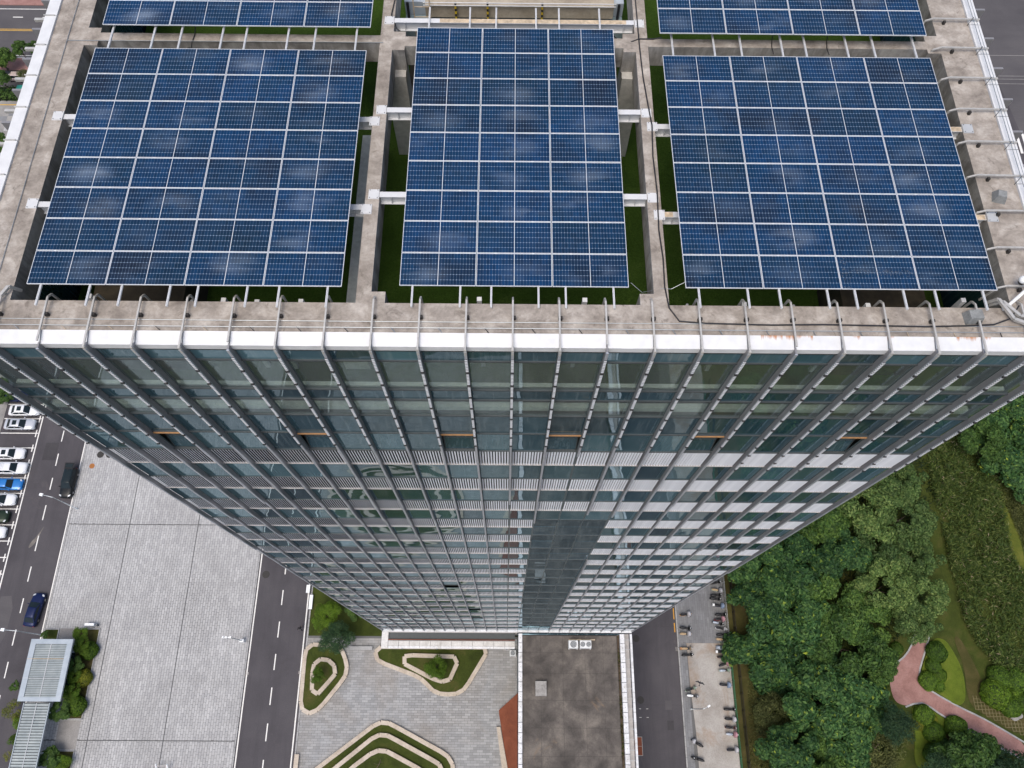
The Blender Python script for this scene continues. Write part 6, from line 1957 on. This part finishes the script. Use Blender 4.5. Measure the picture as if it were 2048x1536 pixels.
for i, (x, y, a, c, kw) in enumerate(LR):
    extra = ' with a %s wind blanket' % kw['blanket'].split('_')[1] if kw.get('blanket') else ''
    scooter('%s scooter%s, %s from the tower in the kerb row' % (c if c != 'tan' else 'beige', extra, ordinal(i)), *Z7(x, y), R_(a), CAR[c], group='scooters along the kerb', **kw)

# ------------------------------------------------------------------ people and a bird
def person(label, loc, rz, shirt, legs, lean=0.0, stride=0.18, reach=0.0):
    """one skinned figure; the surface is coloured by height (shoes, trousers, shirt, skin)"""
    J = {'pelvis': (0, 0, 0.95, 0.13), 'waist': (lean * 0.1, 0, 1.1, 0.12), 'chest': (lean * 0.3, 0, 1.34, 0.145), 'neck': (lean * 0.42, 0, 1.48, 0.055), 'chin': (lean * 0.46 + 0.02, 0, 1.55, 0.07), 'head': (lean * 0.48 + 0.015, 0, 1.65, 0.098), 'crown': (lean * 0.48, 0, 1.73, 0.06)}
    E_ = [('pelvis', 'waist'), ('waist', 'chest'), ('chest', 'neck'), ('neck', 'chin'), ('chin', 'head'), ('head', 'crown')]
    for s, n in ((-1, 'r'), (1, 'l')):
        f = stride * s
        J.update({'hip' + n: (0, s * 0.10, 0.9, 0.085), 'knee' + n: (f * 0.6 + 0.03, s * 0.10, 0.5, 0.058), 'ankle' + n: (f - 0.02, s * 0.10, 0.09, 0.040), 'toe' + n: (f + 0.16, s * 0.11, 0.04, 0.034),
                  'sh' + n: (lean * 0.33, s * 0.19, 1.40, 0.062), 'el' + n: (lean * 0.3 - f * 0.6 + reach * 0.2, s * 0.26, 1.14, 0.044), 'wr' + n: (lean * 0.3 - f * 0.9 + 0.08 + reach * 0.42, s * 0.25, 0.92 + reach * 0.2, 0.033), 'palm' + n: (lean * 0.3 - f * 0.95 + 0.12 + reach * 0.5, s * 0.245, 0.85 + reach * 0.2, 0.034)})
        E_ += [('pelvis', 'hip' + n), ('hip' + n, 'knee' + n), ('knee' + n, 'ankle' + n), ('ankle' + n, 'toe' + n), ('chest', 'sh' + n), ('sh' + n, 'el' + n), ('el' + n, 'wr' + n), ('wr' + n, 'palm' + n)]
        for q in range(5):
            nm = 'f%d%s' % (q, n)
            b = J['palm' + n]
            J[nm] = (b[0] + (0.05 if q < 4 else 0.045), b[1] + (q - 1.5) * 0.014 if q < 4 else b[1] - s * 0.03, b[2] - 0.07 + 0.004 * q, 0.010)
            E_.append(('palm' + n, nm))
    names = list(J)
    me = bpy.data.meshes.new('person_body')
    me.from_pydata([J[n][:3] for n in names], [(names.index(a), names.index(b)) for a, b in E_], [])
    ob = bpy.data.objects.new('person_tmp', me)
    COL.objects.link(ob)
    ob.modifiers.new('skin', 'SKIN')
    for i, n in enumerate(names):
        sv = me.skin_vertices[0].data[i]
        sv.radius = (J[n][3], J[n][3])
        sv.use_root = n == 'pelvis'
    ob.modifiers.new('sub', 'SUBSURF').levels = 2
    dg = bpy.context.evaluated_depsgraph_get()
    m2 = bpy.data.meshes.new_from_object(ob.evaluated_get(dg))
    bpy.data.objects.remove(ob)
    for m in ('cloth_black', legs, shirt, 'skin'):
        m2.materials.append(MATS[m])
    for pl in m2.polygons:
        c = pl.center
        pl.use_smooth = True
        arm = abs(c.y) > 0.17
        pl.material_index = 0 if c.z < 0.09 else 3 if (c.z > 1.49 or (arm and c.z < 1.08 and c.z > 0.7)) else 1 if c.z < 0.98 else 2
    A = thing('person', label, 'person', loc, None, rz)
    A['org'] = (0.0, 0.0, 0.0)
    place('body', m2, A)
    hx = lean * 0.48
    h = MB()
    h.ball((hx - 0.015, 0, 1.69), 0.112, 12, 8, 0.95)
    h.build('hair', 'hair', A, True, org=(0, 0, 0))
    f = MB().ball((hx + 0.125, 0, 1.62), 0.018, 6, 5)
    for s in (-1, 1):
        f.ball((hx + 0.10, s * 0.038, 1.65), 0.014, 6, 5)
    f.build('face_features', 'skin', A, True, org=(0, 0, 0))
p = at(142, 941, 0.9)
person('person in grey standing behind the raised tailgate of the black hatchback', (p.x, p.y, 0.0), R_(-100), 'cloth_grey', 'cloth_black', 0.35, 0.08, 0.5)
p = at(600, 1257, 0.9)
person('person in dark clothes walking along the right edge of the inner road', (p.x, p.y, 0.0), R_(95), 'cloth_black', 'cloth_black', 0.05, 0.28, 0.0)
p = at(1400, 1366, 9.0)
A = thing('bird', 'black bird with open wings gliding over the concrete pad', 'bird', (p.x, p.y, 9.0), rz=R_(-20))
st = []
for y, r in ((-0.24, 0.01), (-0.12, 0.045), (0.02, 0.062), (0.12, 0.05), (0.18, 0.035), (0.23, 0.03), (0.29, 0.006)):
    st.append([(r * math.cos(t), y, r * math.sin(t) * 0.9) for t in [2 * math.pi * q / 8 for q in range(9)]])
loft(st).build('body', 'feathers', A, True, org=(0, 0, 0))
for s in (-1, 1):
    MB().hexa([(s * 0.03, -0.09, 0.0), (s * 0.03, 0.11, 0.0), (s * 0.30, 0.20, 0.07), (s * 0.30, -0.02, 0.07), (s * 0.03, -0.09, 0.015), (s * 0.03, 0.11, 0.015), (s * 0.30, 0.20, 0.08), (s * 0.30, -0.02, 0.08)]).hexa(
        [(s * 0.30, -0.02, 0.07), (s * 0.30, 0.20, 0.07), (s * 0.62, 0.0, 0.03), (s * 0.60, -0.08, 0.03), (s * 0.30, -0.02, 0.08), (s * 0.30, 0.20, 0.08), (s * 0.62, 0.0, 0.035), (s * 0.60, -0.08, 0.035)]).build('wing', 'feathers', A, org=(0, 0, 0))
MB().hexa([(-0.03, -0.2, 0), (0.03, -0.2, 0), (0.10, -0.42, 0), (-0.10, -0.42, 0), (-0.03, -0.2, 0.012), (0.03, -0.2, 0.012), (0.10, -0.42, 0.012), (-0.10, -0.42, 0.012)]).build('tail', 'feathers', A, org=(0, 0, 0))

for o in ROOTS:
    if 'org' in o:
        del o['org']
bpy.context.view_layer.update()
